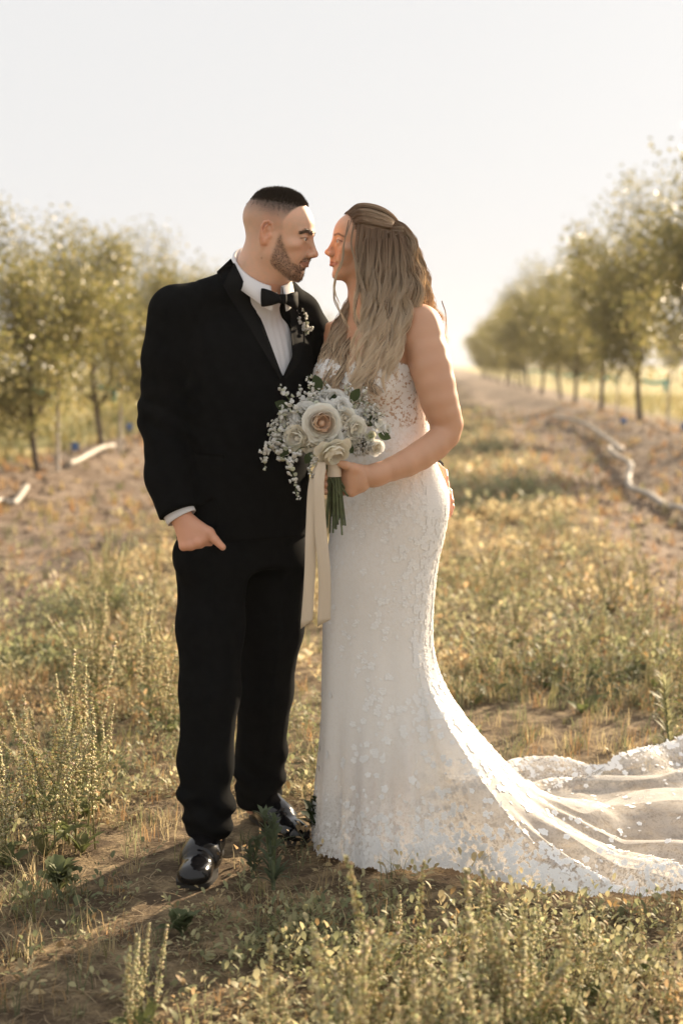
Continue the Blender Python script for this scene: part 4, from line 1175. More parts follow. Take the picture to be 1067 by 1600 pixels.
# ------------------------------------------------------------------ hair
def strands_mesh(mb, C, r, col, seg=3):
    """C (n, m, 3) strands, r (m,) radius profile, col (n, m, 3)"""
    n, m, _ = C.shape
    T = np.gradient(C, axis=1); T /= np.linalg.norm(T, axis=2, keepdims=True) + 1e-12
    ref = np.array([.3, -.9, .25]); N = np.cross(T, ref); N /= np.linalg.norm(N, axis=2, keepdims=True) + 1e-9; Bn = np.cross(T, N)
    a = np.arange(seg) / seg * 2 * np.pi
    rr = np.broadcast_to(r, (n, m))
    V = C[:, :, None] + rr[:, :, None, None] * (np.cos(a)[None, None, :, None] * N[:, :, None] + np.sin(a)[None, None, :, None] * Bn[:, :, None])
    q = grid_faces(m, seg, wrap_m=True); Q = (q[None] + (np.arange(n) * m * seg)[:, None, None]).reshape(-1, 4)
    cc = np.repeat(col[:, :, None], seg, 2).reshape(-1, 3)
    mb.add(V.reshape(-1, 3), Q, None, col=cc)

hrng = np.random.default_rng(11)
# --- groom: cropped top, stubble beard, brows
def short_hair(body, O, M, sc, base):
    me = body.data; nv = len(me.vertices); co = np.empty(nv * 3, np.float32); me.vertices.foreach_get('co', co); co = co.reshape(-1, 3).astype(float)
    no = np.empty(nv * 3, np.float32); me.vertices.foreach_get('normal', no); no = no.reshape(-1, 3).astype(float)
    q = (co + base - O) @ M * 1000 / sc; return co, no, q
co, no, q = short_hair(g_body, GO, GM, GSC, GB); x, y, z = q.T; ay = np.abs(y)
hl_front = np.interp(z, [40, 60, 84, 100], [34, 44, 62, 96])
w_top = smooth01(z + .22 * np.minimum(x, 0), 46, 94) * smooth01(hl_front - x, -3, 4)
idx = hrng.choice(len(co), 8500, p=w_top / w_top.sum())
f, u = GM[:, 0], GM[:, 2]
def hairs(idx, length, dirv, r0, colr, jit=.25, curl=.25):
    n = len(idx); d = no[idx] * (1 - 0) + dirv; d += hrng.normal(0, jit, (n, 3)); d /= np.linalg.norm(d, axis=1)[:, None]
    t = np.linspace(0, 1, 4); L = length[:, None, None]
    C = co[idx][:, None] + hrng.normal(0, .0008, (n, 1, 3)) - no[idx][:, None] * .001 + d[:, None] * L * t[None, :, None] + f[None, None] * L * curl * (t ** 2)[None, :, None]
    col = np.tile(np.asarray(colr, float), (n, 4, 1)) * hrng.uniform(.6, 1.5, (n, 1, 1))
    mb = MB(); strands_mesh(mb, C, np.array([1, .9, .65, .2])[None] * r0, col); return mb
ln = (.0022 + .0108 * w_top[idx] * smooth01(z[idx], 80, 112)) * hrng.uniform(.7, 1.2, len(idx)) + .004 * smooth01(x[idx], 55, 90)
V_, F_, A_ = hairs(idx, ln, u * .35 + f * .45, .00070, (.055, .042, .033)).arrays()
obj('hair', V_, F_, MAT['dark_hair'], g_root, True, A_)
wb = np.maximum(GMASK['beard'] - .25, 0)
idx = hrng.choice(len(co), 2600, p=wb / wb.sum())
V_, F_, A_ = hairs(idx, hrng.uniform(.002, .0048, len(idx)), -u * .9 + f * .2, .00050, (.085, .052, .034), .3, .1).arrays()
obj('beard', V_, F_, MAT['dark_hair'], g_root, True, A_)
wb = np.maximum(GMASK['brow'] - .3, 0)
if wb.sum() > 0:
    idx = hrng.choice(len(co), 500, p=wb / wb.sum())
    V_, F_, A_ = hairs(idx, hrng.uniform(.004, .007, len(idx)), -f * .8 + u * .2, .0005, (.015, .011, .009), .2, -.4).arrays()
    obj('eyebrows', V_, F_, MAT['dark_hair'], g_root, True, A_)

# --- bride: half-up waves
ROOT_C, MID_C, TIP_C = np.array((.25, .155, .092)), np.array((.74, .50, .30)), np.array((.98, .83, .62))
def lock(mb, pts, width, n, wave=(.006, 26.), m=26, light=.5, r=.00075, flat=.55, root=0.0, seed=0):
    """pts: list of (px, py, Y); a wavy clump of n strands"""
    rg = np.random.default_rng(seed + 100)
    P = np.array([W(a, b, c) for a, b, c in pts]); C = spline(P, m)
    s = np.concatenate([[0], np.cumsum(np.linalg.norm(np.diff(C, axis=0), axis=1))]); t = s / s[-1]
    T, N, Bn = frames(C, up=(0, -1.0, .05))
    side = np.cross(T, [0, -1.0, 0]); side /= np.linalg.norm(side, axis=1)[:, None] + 1e-9; dep = np.cross(side, T)
    ph0 = rg.uniform(0, 6.28); light = np.clip(light + rg.normal(0, .12), 0, 1)
    wid = np.interp(t, np.linspace(0, 1, len(width)), width)
    wv = wave[0] * smooth01(t, .08, .45)
    out = np.zeros((n, m, 3)); col = np.zeros((n, m, 3))
    for k in range(n):
        a, rr = rg.uniform(0, 6.28), math.sqrt(rg.uniform(0, 1)); dx, dy = rr * math.cos(a), rr * math.sin(a) * flat
        ph = ph0 + rg.normal(0, .35); fr = wave[1] * rg.uniform(.93, 1.07); loose = rg.normal(0, .16)
        spread = 1 + loose * t + .5 * rg.normal(0, .25) * np.sin(t * 7 + a)
        ox = dx * wid * spread + wv * np.sin(fr * s + ph); oy = dy * wid * spread + .7 * wv * np.cos(fr * s + ph)
        ln_ = rg.uniform(.86, 1.04)
        Ck = C + side * ox[:, None] + dep * oy[:, None]
        if ln_ < 1: Ck = np.stack([np.interp(np.linspace(0, ln_, m), np.linspace(0, 1, m), Ck[:, j]) for j in range(3)], 1)
        out[k] = Ck
        lt = np.clip(light + rg.choice([-.38, .22, .40], p=[.24, .36, .40]) + rg.normal(0, .12), 0, 1); tt = np.clip(t * 1.25 + root, 0, 1)[:, None]  # blonde streaks, with highlights and shaded gaps also put into the strand colour
        cA = ROOT_C * rg.uniform(.75, 1.3); cB = MID_C * (1 - lt) + TIP_C * lt
        col[k] = (cA * (1 - tt) + cB * tt) if lt > .25 else (cA * .7 * (1 - tt * .3) + MID_C * .4 * tt * .3)
    strands_mesh(mb, out, (np.array([.8] + [1.0] * (m - 4) + [.8, .55, .2]) * r)[None], col)
hair = MB()
kx, ky, kY = 636, 362, 3.80                                                 # the knot at the back of the head
# hair combed from the forehead and temples back to the knot, lying on the skull
SK = SDF(); SK.L = BS.L[:5]
def on_skull(qmm, lift):
    """push a local point out to the skull surface"""
    P = np.array([BH(*p) for p in qmm]); 
    for _ in range(4):
        d = SK(P); nrm = sdf_normal(SK, P, .003); P = P + nrm * (lift - d)[:, None]
    return P
def swept(start, ctrl, end, n, spread, lift, seed, light=.45):
    rg = np.random.default_rng(seed); base = spline(np.array([start] + ctrl + [end], float), 18)
    st = []; 
    for k in range(n):
        o = rg.normal(0, 1, 3) * spread; t = np.linspace(0, 1, 18)[:, None]
        st.append(base + o * (1 - .75 * t ** 2) + rg.normal(0, .8, 3) * np.sin(t * 3.1 + rg.uniform(0, 6)))
    st = np.array(st); li = (lift + rg.uniform(-.001, .0045, n))[:, None] * np.ones((n, 18)); li *= .3 + .7 * smooth01(np.linspace(0, 1, 18), 0, .28)[None]
    P = on_skull(st.reshape(-1, 3), li.ravel()).reshape(n, 18, 3)
    tt = np.linspace(0, 1, 18)[None, :, None]; lt = np.clip(light + rg.normal(0, .28, n), 0, 1)[:, None, None]
    col = ROOT_C * rg.uniform(.8, 1.35, (n, 1, 1)) * (1 - .75 * tt) + (MID_C * (1 - lt) + TIP_C * lt) * .9 * (.75 * tt)
    strands_mesh(hair, P, np.full((1, 18), .0006), col)
KN = (-86, 10, 42)
sd = 0
for side in (1, -1):
    for (sx, sy, sz, cx, cy, cz) in ((66, 8, 84, 4, 16, 118), (63, 22, 82, 4, 34, 112), (58, 36, 77, 0, 52, 100), (53, 48, 68, -6, 64, 82), (50, 56, 58, -10, 70, 66), (44, 62, 46, -14, 72, 54), (36, 66, 36, -16, 73, 44), (62, 0, 86, 0, 4, 120), (30, 67, 26, -20, 73, 34)):
        sd += 1; swept((sx, side * sy, sz), [(cx + 34, side * (cy + sy) / 2, cz - 2), (cx - 14, side * cy, cz - 3), (-66, side * cy * .62, (cz + 42) / 2 + 6)], (KN[0], side * 6, KN[2]), 150, 4.2, .0080 + .003 * (sd % 3), sd, .35 + .05 * (sd % 4))
# under layer falling from behind the ear / nape
def skull_cap():
    S = SDF(); S.L = [p for p in BS.L[:3]]
    S.ell(BH(-8, 0, 40), np.array((84, 74, 70)) * .001 * BSC, .01, BM)
    S.ell(BH(-40, 0, -10), np.array((44, 58, 60)) * .001 * BSC, .03, BM)
    S.ell(BH(-84, 8, 38), np.array((11, 18, 14)) * .001 * BSC, .014, BM)
    S.fn(lambda P: -.0035 + .0022 * vnoise(((P - BO) @ BM) * np.array([1, 2.2, 2.2]), 60, 2, 2), op='d')
    def cut(P):
        l = (P - BO) @ BM * 1000 / BSC; hl = np.interp(l[..., 2], [-60, -10, 30, 70, 95, 120], [-8, 14, 34, 58, 76, 84]); return (l[..., 0] - hl) * .001
    S.fn(cut, .003, '&')
    a = BO; V, Q = mesh_sdf(S, axis_grid(a[0] - .10, a[0] + .12, .003), axis_grid(a[1] - .1, a[1] + .1, .003), axis_grid(a[2] - .1, a[2] + .13, .003))
    V = relax(V, Q, 2, .5); n = vnoise(V * np.array([1, 3, 3]), 120, 5, 2)
    return V, Q, np.tile((.26, .17, .10), (len(V), 1)) * (1 + .35 * n)[:, None]
V_, Q_, c_ = skull_cap(); hair.add(V_, Q_, None, col=c_)
# knot
for k in range(9):                                                         # twisted ends pinned at the back
    a = k / 9 * 6.28; p0 = (kx - 20 + 5 * math.cos(a), ky - 4 + 5 * math.sin(a), kY - .035)
    lock(hair, [p0, (kx - 8, ky - 4 + 5 * math.sin(a), kY - .03 + .012 * math.cos(a)), (kx - 1 + 2 * math.cos(a), ky + 3 * math.sin(a + 1), kY - .015), (kx + 2, ky + 10 + 4 * math.sin(a), kY - .01), (kx + 2 + 3 * math.cos(a), ky + 26 + 6 * math.sin(a), kY)], [.003, .005, .004, .002], 22, (.002, 60), 16, .75, seed=400 + k, r=.0006)
LK = [  # centre line (px, py, depth) of each hanging lock, clump half width
 ([(590, 356, 3.735), (586, 400, 3.725), (584, 450, 3.72), (590, 500, 3.715), (580, 545, 3.70), (560, 590, 3.69), (548, 612, 3.69)], (.006, .012, .012, .010), 90, .70),
 ([(600, 360, 3.735), (600, 410, 3.722), (598, 460, 3.712), (606, 510, 3.705), (596, 555, 3.695), (580, 595, 3.69), (592, 618, 3.68)], (.006, .013, .013, .010), 95, .60),
 ([(612, 362, 3.74), (616, 410, 3.727), (618, 455, 3.715), (622, 500, 3.705), (616, 545, 3.70), (604, 585, 3.69)], (.006, .013, .013, .009), 95, .75),
 ([(624, 362, 3.755), (630, 410, 3.74), (634, 455, 3.725), (632, 500, 3.712), (622, 545, 3.70)], (.006, .013, .012, .008), 90, .65),
 ([(576, 356, 3.735), (572, 400, 3.725), (574, 450, 3.72), (578, 495, 3.71), (584, 540, 3.70), (570, 580, 3.69), (556, 606, 3.69)], (.005, .010, .010, .009), 75, .55),
 ([(566, 352, 3.735), (562, 395, 3.725), (566, 440, 3.725), (570, 480, 3.72), (578, 520, 3.71), (590, 560, 3.70), (574, 600, 3.69)], (.004, .007, .008, .008), 55, .60),
 ([(608, 365, 3.75), (606, 420, 3.74), (610, 470, 3.73), (600, 520, 3.72), (606, 560, 3.71), (590, 600, 3.70)], (.010, .016, .014, .010), 90, .25),
 ([(630, 370, 3.77), (640, 410, 3.765), (648, 445, 3.77), (656, 475, 3.79)], (.006, .014, .014, .010), 85, .55),
 ([(634, 368, 3.80), (650, 405, 3.80), (660, 440, 3.82), (668, 478, 3.85), (690, 505, 3.88)], (.008, .014, .014, .012), 90, .70),
 ([(636, 372, 3.82), (655, 420, 3.84), (664, 455, 3.87), (672, 500, 3.90), (694, 540, 3.92)], (.008, .016, .016, .012), 70, .70),
 ([(620, 380, 3.78), (634, 430, 3.78), (646, 470, 3.80), (652, 520, 3.88)], (.012, .020, .02, .012), 90, .30),
 ([(622, 366, 3.75), (636, 405, 3.745), (646, 440, 3.745), (652, 470, 3.75), (640, 505, 3.735), (632, 540, 3.72)], (.006, .013, .013, .008), 85, .8),
 ([(584, 358, 3.732), (578, 410, 3.718), (582, 455, 3.712), (572, 500, 3.705), (580, 550, 3.695), (560, 596, 3.685), (540, 618, 3.69)], (.005, .010, .010, .009), 70, .9),
 ([(616, 348, 3.765), (630, 357, 3.768), (638, 372, 3.772), (644, 392, 3.775), (650, 425, 3.78), (654, 455, 3.79)], (.008, .012, .013, .012), 90, .6),
 ([(620, 352, 3.80), (634, 362, 3.80), (642, 380, 3.80), (650, 410, 3.81), (660, 450, 3.83)], (.008, .012, .013, .012), 80, .7),
 # far side, falling in front of the far shoulder
 ([(572, 430, 3.87), (552, 470, 3.86), (545, 510, 3.83), (532, 550, 3.80), (518, 590, 3.78), (510, 620, 3.78)], (.008, .013, .015, .012), 90, .40),
 ([(566, 440, 3.88), (548, 480, 3.87), (538, 520, 3.85), (524, 560, 3.82), (510, 600, 3.80)], (.008, .012, .015, .012), 80, .55),
 ([(562, 450, 3.89), (545, 500, 3.88), (528, 540, 3.86), (515, 575, 3.84), (506, 605, 3.82)], (.008, .012, .014, .012), 70, .30),
 ([(575, 440, 3.86), (560, 490, 3.84), (548, 530, 3.80), (536, 570, 3.77), (526, 610, 3.76)], (.006, .009, .010, .008), 60, .45),
 ([(578, 430, 3.865), (556, 462, 3.85), (544, 495, 3.83), (534, 530, 3.81), (526, 568, 3.79), (518, 605, 3.78)], (.010, .016, .018, .014), 95, .5),
 ([(570, 445, 3.87), (550, 478, 3.86), (534, 508, 3.85), (519, 542, 3.83), (508, 575, 3.81), (502, 606, 3.80)], (.010, .016, .018, .014), 95, .35),
 ([(560, 455, 3.86), (543, 485, 3.84), (528, 520, 3.83), (516, 558, 3.81), (506, 598, 3.79)], (.006, .012, .014, .010), 80, .75),
 # thin curls round the face
 ([(545, 344, 3.745), (538, 380, 3.725), (534, 410, 3.722), (524, 440, 3.73), (521, 465, 3.74), (534, 490, 3.74), (546, 520, 3.735)], (.0015, .0022, .0025, .0025), 11, .85),
 ([(549, 343, 3.735), (540, 372, 3.72), (533, 405, 3.72), (526, 432, 3.725), (523, 456, 3.73), (530, 480, 3.735)], (.0012, .0018, .002, .002), 8, .9),
 ([(554, 346, 3.735), (549, 380, 3.718), (556, 415, 3.715), (560, 440, 3.715), (553, 470, 3.715), (562, 505, 3.71), (577, 530, 3.70), (584, 556, 3.695)], (.002, .003, .0035, .004), 20, .85),
 ([(560, 350, 3.735), (556, 395, 3.72), (563, 435, 3.715), (556, 465, 3.712), (555, 495, 3.71), (566, 520, 3.705), (580, 550, 3.70)], (.002, .003, .0035, .004), 18, .8),
 ([(600, 470, 3.70), (612, 520, 3.69), (606, 560, 3.685), (598, 590, 3.68), (604, 615, 3.68)], (.002, .003, .0035, .003), 16, .9),
 ([(612, 480, 3.70), (604, 530, 3.69), (592, 570, 3.68), (576, 600, 3.68)], (.002, .003, .0035, .003), 16, .9),
 ([(690, 470, 3.88), (698, 500, 3.9), (696, 525, 3.9)], (.001, .0015, .001), 4, .9),
]
for k, (p, w, n, lt) in enumerate(LK):
    lock(hair, p, np.array(w) * (1.18 if n > 30 else 1), int(n * (2.3 if n > 30 else 1.3)), (.0068 if n > 30 else .0030, 68 if n > 30 else 60), 34, lt, seed=k, r=.00058 if n > 30 else .0005)
for k in range(16):                                                        # stray lighter ribbons over the waves
    x0 = 570 + k * 4.2; lock(hair, [(x0, 372, 3.722), (x0 + hrng.normal(0, 4), 430, 3.71), (x0 + hrng.normal(0, 7) + 2, 490, 3.70), (x0 - 6 + hrng.normal(0, 8), 545, 3.69), (x0 - 24 + hrng.normal(0, 9), 595, 3.682)], (.002, .0035, .004, .003), 24, (.0070, 70), 34, .97, seed=700 + k, r=.00055)
V_, F_, A_ = hair.arrays()
obj('hair', V_ - BB, F_, MAT['blonde'], b_root, True, A_)
print('T hair', time.time() - T0, len(V_))
# ------------------------------------------------------------------ bouquet
frng = np.random.default_rng(23)
bq = empty('bouquet', tuple(W(512, 690, 3.60))); BQ = np.array(bq.location)
tag(bq, 'bouquet of white and peach roses with trailing blossom sprays held by woman', 'bouquet')
PET_CACHE = {}
def petal_grid(w, h, cup, curl, ruff, seed):
    """unit petal: base at origin, grows along +z, opens toward +x (outside)"""
    rg = np.random.default_rng(seed); n, m = 9, 7
    v = np.linspace(0, 1, n)[:, None]; u = np.linspace(-1, 1, m)[None]
    half = w * (np.sin(np.clip(v * 1.9 + .25, 0, math.pi * .86)) ** .8) * (1 - .08 * rg.uniform())
    X = cup * (.9 - .75 * u ** 2) * np.sin(v * math.pi * .80) + curl * v ** 3 + ruff * np.sin(u * 5 + seed) * v ** 3 
    Y = half * u; Z = h * v * (1 - .10 * u ** 2 * v) - .5 * curl * v ** 4
    return np.stack(np.broadcast_arrays(X, Y, Z), -1).reshape(-1, 3), grid_faces(n, m), np.broadcast_to(v, (n, m)).ravel()
def rose(c, axis, r, colA, colB, n=22, openness=1.0, name='rose', seed=0, parent=None, PB=None, label=None):
    """heart of the flower with its petals as pieces; c = centre of the bloom, axis = direction it faces"""
    parent = bq if parent is None else parent; PB = BQ if PB is None else PB
    rg = np.random.default_rng(seed); ax = np.asarray(axis, float); ax /= np.linalg.norm(ax)
    t1 = np.cross(ax, [.2, .1, 1.0]); t1 /= np.linalg.norm(t1); t2 = np.cross(ax, t1); A = np.stack([t1, t2, ax], 1)
    base = c - ax * r * .75
    # calyx and heart
    S, mm = 10, 8; th = np.linspace(0, math.pi, mm); ph = np.arange(S) / S * 2 * np.pi; Tt, Pp = np.meshgrid(th, ph, indexing='ij')
    L = np.stack([np.sin(Tt) * np.cos(Pp) * .22, np.sin(Tt) * np.sin(Pp) * .22, np.cos(Tt) * .25 + .3], -1).reshape(-1, 3) * r
    o = obj(name, base + L @ A.T - PB, grid_faces(mm, S, wrap_m=True), MAT['petal'], parent, True, {'col': np.tile(colA, (len(L), 1))})
    if label: o['label'] = label
    for k in range(n):
        f = (k + .5) / n; az = k * 2.39996 + rg.uniform(-.25, .25); tilt = (.10 + 1.02 * f ** 1.25) * openness
        h = r * (.80 + .34 * f ** .6) * rg.uniform(.92, 1.06); w = r * (.34 + .40 * f) * rg.uniform(.9, 1.1)
        V, q, v = petal_grid(w, h, r * (.42 - .16 * f), r * (.02 + .34 * f ** 2), r * .045, k + seed * 31)
        Rt = roty(tilt); V = V @ Rt.T + np.array([r * .10 * f + .06 * r, 0, r * .02 * (1 - f)])
        V = V @ rotz(az).T
        mix = np.clip(f * 1.9, 0, 1); base_c = np.asarray(colA) * (1 - mix) + np.asarray(colB) * mix
        col = base_c[None] * (1 + .06 * (v[:, None] - .5)) * rg.uniform(.95, 1.04); 
        obj('petal', base + V @ A.T - PB, q, MAT['petal'], o, True, {'col': np.clip(col, 0, .93)})
    return o
WH, CR, PE, IV = (.93, .92, .88), (.92, .87, .75), (.88, .58, .40), (.93, .90, .82)
toC = np.array([0, -1.0, 0])
def dirn(px, py, z=0.0): d = np.array([px / 60, -1.0, -py / 60 + z]); return d
rose(W(504, 661, 3.545), (.12, -1, .06), .0430, (.93, .70, .52), (.93, .90, .83), 42, .96, seed=1, label='large open garden rose with peach heart')
rose(W(521, 621, 3.60), (.12, -.75, .65), .040, WH, WH, 26, 1.0, seed=2)
rose(W(473, 648, 3.575), (-.45, -.9, .25), .036, WH, WH, 22, 1.0, seed=3)
rose(W(461, 686, 3.57), (-.35, -1, -.05), .0335, IV, CR, 22, .92, seed=4)
rose(W(525, 714, 3.545), (.30, -.55, -.65), .040, CR, CR, 22, .98, seed=5, label='cream rose nodding over the hand')
rose(W(541, 652, 3.575), (.25, -1, .2), .027, (.80, .74, .62), IV, 16, .9, seed=6)
rose(W(557, 671, 3.575), (.35, -1, -.1), .028, CR, IV, 16, .85, seed=7)
rose(W(487, 698, 3.565), (-.1, -1, -.4), .026, CR, CR, 14, .9, seed=8)
rose(W(592, 661, 3.60), (.3, -.7, .4), .021, IV, WH, 12, .62, 'rosebud', 9)
rose(W(606, 670, 3.605), (.7, -.6, .2), .019, IV, WH, 12, .6, 'rosebud', 10)
rose(W(589, 700, 3.59), (.5, -1, -.1), .022, (.78, .68, .50), WH, 14, .8, 'rosebud', 11)
rose(W(580, 681, 3.59), (.3, -1, .2), .015, (.55, .58, .36), (.72, .72, .58), 9, .55, 'rosebud', 12)
rose(W(487, 632, 3.59), (-.2, -.9, .5), .030, WH, WH, 20, 1.0, seed=13)
rose(W(548, 690, 3.58), (.2, -1, -.3), .022, CR, IV, 14, .85, seed=14)
rose(W(566, 650, 3.60), (.3, -.9, .4), .022, WH, WH, 14, .9, seed=15)
rose(W(521, 686, 3.56), (.2, -1, -.1), .026, IV, WH, 18, .9, seed=17)
rose(W(535, 634, 3.585), (.3, -1, .4), .026, WH, WH, 18, .95, seed=18)
rose(W(450, 662, 3.59), (-.6, -.9, .2), .025, WH, WH, 16, .95, seed=16)
# blossom sprays: a stem with many small cupped florets
def floret(mb, p, d, r, col):
    d = d / (np.linalg.norm(d) + 1e-9); a = np.cross(d, [.3, .5, .8]); a /= np.linalg.norm(a) + 1e-9; b = np.cross(d, a); k = 6
    ph = np.arange(k) / k * 2 * np.pi; ring = lambda rr, hh, w=0: [p + d * hh * r + (a * math.cos(t + w) + b * math.sin(t + w)) * rr * r for t in ph]
    V = [p] + ring(.75, .35) + ring(1.0, .95, .3) + ring(.35, .75); j = np.arange(k); j2 = (j + 1) % k
    Q = np.concatenate([np.stack([1 + j, 1 + j2, 7 + j2, 7 + j], 1), np.stack([7 + j, 7 + j2, 13 + j2, 13 + j], 1)])
    mb.add(V, Q, np.stack([np.zeros(k, int), 1 + j2, 1 + j], 1), col=np.tile(np.asarray(col) * frng.uniform(.85, 1.08), (len(V), 1)))
def spray(pts, n, r, spread, name='blossom_spray', droop=0.0, parent=None, PB=None, t0=.25):
    P = spline(np.array([W(*p) for p in pts]), 30); mb = MB(); v, q, t = tube(P, np.linspace(.0016, .0006, 30), 5); mb.add(v, q, t, col=np.tile((.14, .17, .07), (len(v), 1)))
    for k in range(n):
        u = t0 + (1 - t0) * (k + .5) / n; p = np.array([np.interp(u, np.linspace(0, 1, 30), P[:, j]) for j in range(3)])
        d = frng.normal(0, 1, 3) + np.array([0, -.5, -droop]); d /= np.linalg.norm(d); s = spread * (1.15 - u * .8) * frng.uniform(.5, 1.1)
        e = p + d * s; rr = r * (1.15 - .65 * u) * frng.uniform(.8, 1.15)
        mb.add(*tube([p, (p + e) / 2 + [0, 0, .002], e], .0005, 3, False), col=np.tile((.16, .19, .08), (9, 1)))
        floret(mb, e - d * rr * .3, d + np.array([0, 0, -droop * .6]), rr, WH if frng.uniform() < .75 else (.74, .76, .60))
    V, F, A = mb.arrays()
    return obj(name, V - (BQ if PB is None else PB), F, MAT['petal'], bq if parent is None else parent, True, A)
C0 = (505, 700, 3.60)
SP = [([C0, (470, 650, 3.59), (450, 622, 3.60), (436, 602, 3.61)], 34, .0078, .018, 0), ([C0, (495, 640, 3.60), (487, 610, 3.605), (482, 586, 3.61)], 34, .0078, .018, 0),
      ([C0, (480, 645, 3.61), (472, 620, 3.62), (466, 606, 3.63)], 30, .0075, .02, 0), ([C0, (535, 640, 3.62), (545, 612, 3.63), (543, 596, 3.63)], 26, .0070, .016, 0),
      ([C0, (550, 650, 3.62), (566, 622, 3.63), (572, 604, 3.63)], 24, .0062, .016, 0), ([C0, (452, 690, 3.59), (428, 690, 3.585), (413, 704, 3.58), (415, 731, 3.575)], 46, .0080, .020, .5),
      ([C0, (445, 680, 3.60), (432, 672, 3.60), (420, 676, 3.6)], 30, .0070, .022, .2), ([C0, (470, 700, 3.565), (456, 722, 3.56), (460, 750, 3.555), (465, 779, 3.55)], 40, .0080, .017, .8),
      ([C0, (492, 712, 3.56), (484, 728, 3.555), (490, 750, 3.55)], 20, .0070, .014, .8), ([C0, (455, 665, 3.6), (445, 650, 3.6), (440, 636, 3.61)], 34, .0075, .022, 0),
      ([C0, (560, 655, 3.61), (585, 646, 3.61), (600, 652, 3.60)], 22, .006, .016, .1), ([C0, (520, 640, 3.62), (512, 610, 3.63), (505, 598, 3.63)], 22, .007, .015, 0),
      ([C0, (444, 700, 3.59), (438, 712, 3.58), (452, 716, 3.575)], 26, .0075, .02, .4), ([C0, (552, 632, 3.62), (580, 632, 3.625), (592, 640, 3.62)], 20, .0055, .016, .3)]
for p, n, r, s, d in SP: spray(p, n, r, s, droop=d)
# fine filler: clouds of tiny florets on hair-thin stalks
def filler(c, rad, n, r):
    mb = MB(); c = W(*c)
    for k in range(n):
        d = frng.normal(0, 1, 3); d /= np.linalg.norm(d); p = c + d * rad * frng.uniform(.35, 1) ** .6 * np.array([1, .55, .9])
        mb.add(*tube([c + (p - c) * .2, c + (p - c) * .6 + [0, 0, .004], p], .0004, 3, False), col=np.tile((.13, .13, .07), (9, 1)))
        floret(mb, p, d, r * frng.uniform(.7, 1.3), (.78, .76, .69))
    V, F, A = mb.arrays(); o = obj('filler_flowers', V - BQ, F, MAT['petal'], bq, True, A); o['kind'] = 'stuff'
for c, rad, n, r in (((565, 695, 3.60), .034, 150, .0030), ((553, 685, 3.595), .026, 90, .0030), ((442, 690, 3.60), .032, 130, .0036), ((450, 655, 3.61), .03, 110, .0036), ((575, 650, 3.615), .032, 110, .003), ((530, 640, 3.615), .03, 80, .003), ((498, 625, 3.615), .03, 90, .0035), ((432, 668, 3.605), .022, 60, .0036)): filler(c, rad, n, r)
# leaves tucked between the flowers
def bleaf(p0, d, l, w, col):
    d = np.asarray(d, float); d /= np.linalg.norm(d); a = np.cross(d, [0, -1, .2]); a /= np.linalg.norm(a); nn = np.cross(a, d)
    t = np.linspace(0, 1, 7); half = w * np.sin(t * math.pi) ** .8; V = []
    for i in range(7): V += [p0 + d * l * t[i] - a * half[i] + nn * .12 * half[i] - nn * l * .2 * t[i] ** 2, p0 + d * l * t[i] - nn * l * .2 * t[i] ** 2, p0 + d * l * t[i] + a * half[i] + nn * .12 * half[i] - nn * l * .2 * t[i] ** 2]
    obj('leaf', np.array(V) - BQ, grid_faces(7, 3), MAT['leaf'], bq, True, {'col': np.tile(col, (21, 1))})
for px, py, Y, dx, dz, l in ((590, 678, 3.60, 1, -.3, .035), (596, 668, 3.61, .6, -.8, .03), (500, 612, 3.62, -.3, 1, .045), (548, 628, 3.62, .5, .8, .04), (455, 640, 3.62, -1, .5, .045), (455, 700, 3.59, -1, -.4, .04), (488, 706, 3.575, -.5, -.8, .035), (570, 664, 3.61, .8, .5, .04), (510, 700, 3.60, .2, -1, .04), (535, 690, 3.58, .6, -.6, .04), (480, 672, 3.60, -.6, .2, .05), (520, 640, 3.62, .1, .9, .04)):
    bleaf(W(px, py, Y), (dx, -.25, dz), l, l * .32, np.array((.055, .080, .030)) * frng.uniform(.8, 1.4))
# stems
top = W(510, 705, 3.595)
for k in range(26):
    a = k * 2.4; rr = .016 * math.sqrt((k + .5) / 26); mid = stem_c + np.array([rr * math.cos(a), rr * math.sin(a) * .8, .01])
    L = frng.uniform(.10, .15); low = mid + np.array([(mid[0] - stem_c[0]) * .7 + .004, (mid[1] - stem_c[1]) * .6, -L if k % 4 else -.06])
    if k % 4 == 0: low += np.array([.028, 0, .012])
    hi = top + np.array([1.6 * rr * math.cos(a), 1.2 * rr * math.sin(a), frng.uniform(0, .02)])
    mb = MB(); mb.add(*tube(spline([hi, mid, low], 10), frng.uniform(.0020, .0032), 6)); V, F, _ = mb.arrays()
    obj('stem', V - BQ, F, MAT['green'], bq)
# ribbon: wrap and two tails
P = []
for i in range(5):
    for j in range(20):
        a = j / 20 * 2 * np.pi; P.append(stem_c + np.array([.019 * math.cos(a), .017 * math.sin(a), .012 + i * .008]))
wrap = obj('ribbon_wrap', np.array(P) - BQ, grid_faces(5, 20, wrap_m=True), MAT['ribbon'], bq)
def tail(cl, wid, name='ribbon_tail'):
    C = spline(np.array([W(*p) for p in cl]), 40); t = np.linspace(0, 1, 40); V = []
    for i in range(40):
        tw = .35 * math.sin(t[i] * 5 + cl[0][0]); s = np.array([math.cos(tw), math.sin(tw), 0]); w = wid * np.interp(t[i], [0, .1, 1], [.55, .85, 1.05])
        for u in np.linspace(-1, 1, 6): V.append(C[i] + s * w * u + np.array([0, .002 * math.cos(u * 2 + 6 * t[i]), (.010 * u if i == 39 else 0) + .0]))
    o = obj(name, np.array(V) - BQ, grid_faces(40, 6), MAT['ribbon'], bq); sm = o.modifiers.new('s', 'SOLIDIFY'); sm.thickness = .0006; return o
tail([(500, 722, 3.553), (489, 760, 3.545), (486, 830, 3.55), (484, 900, 3.56), (479, 976, 3.57)], .0145)
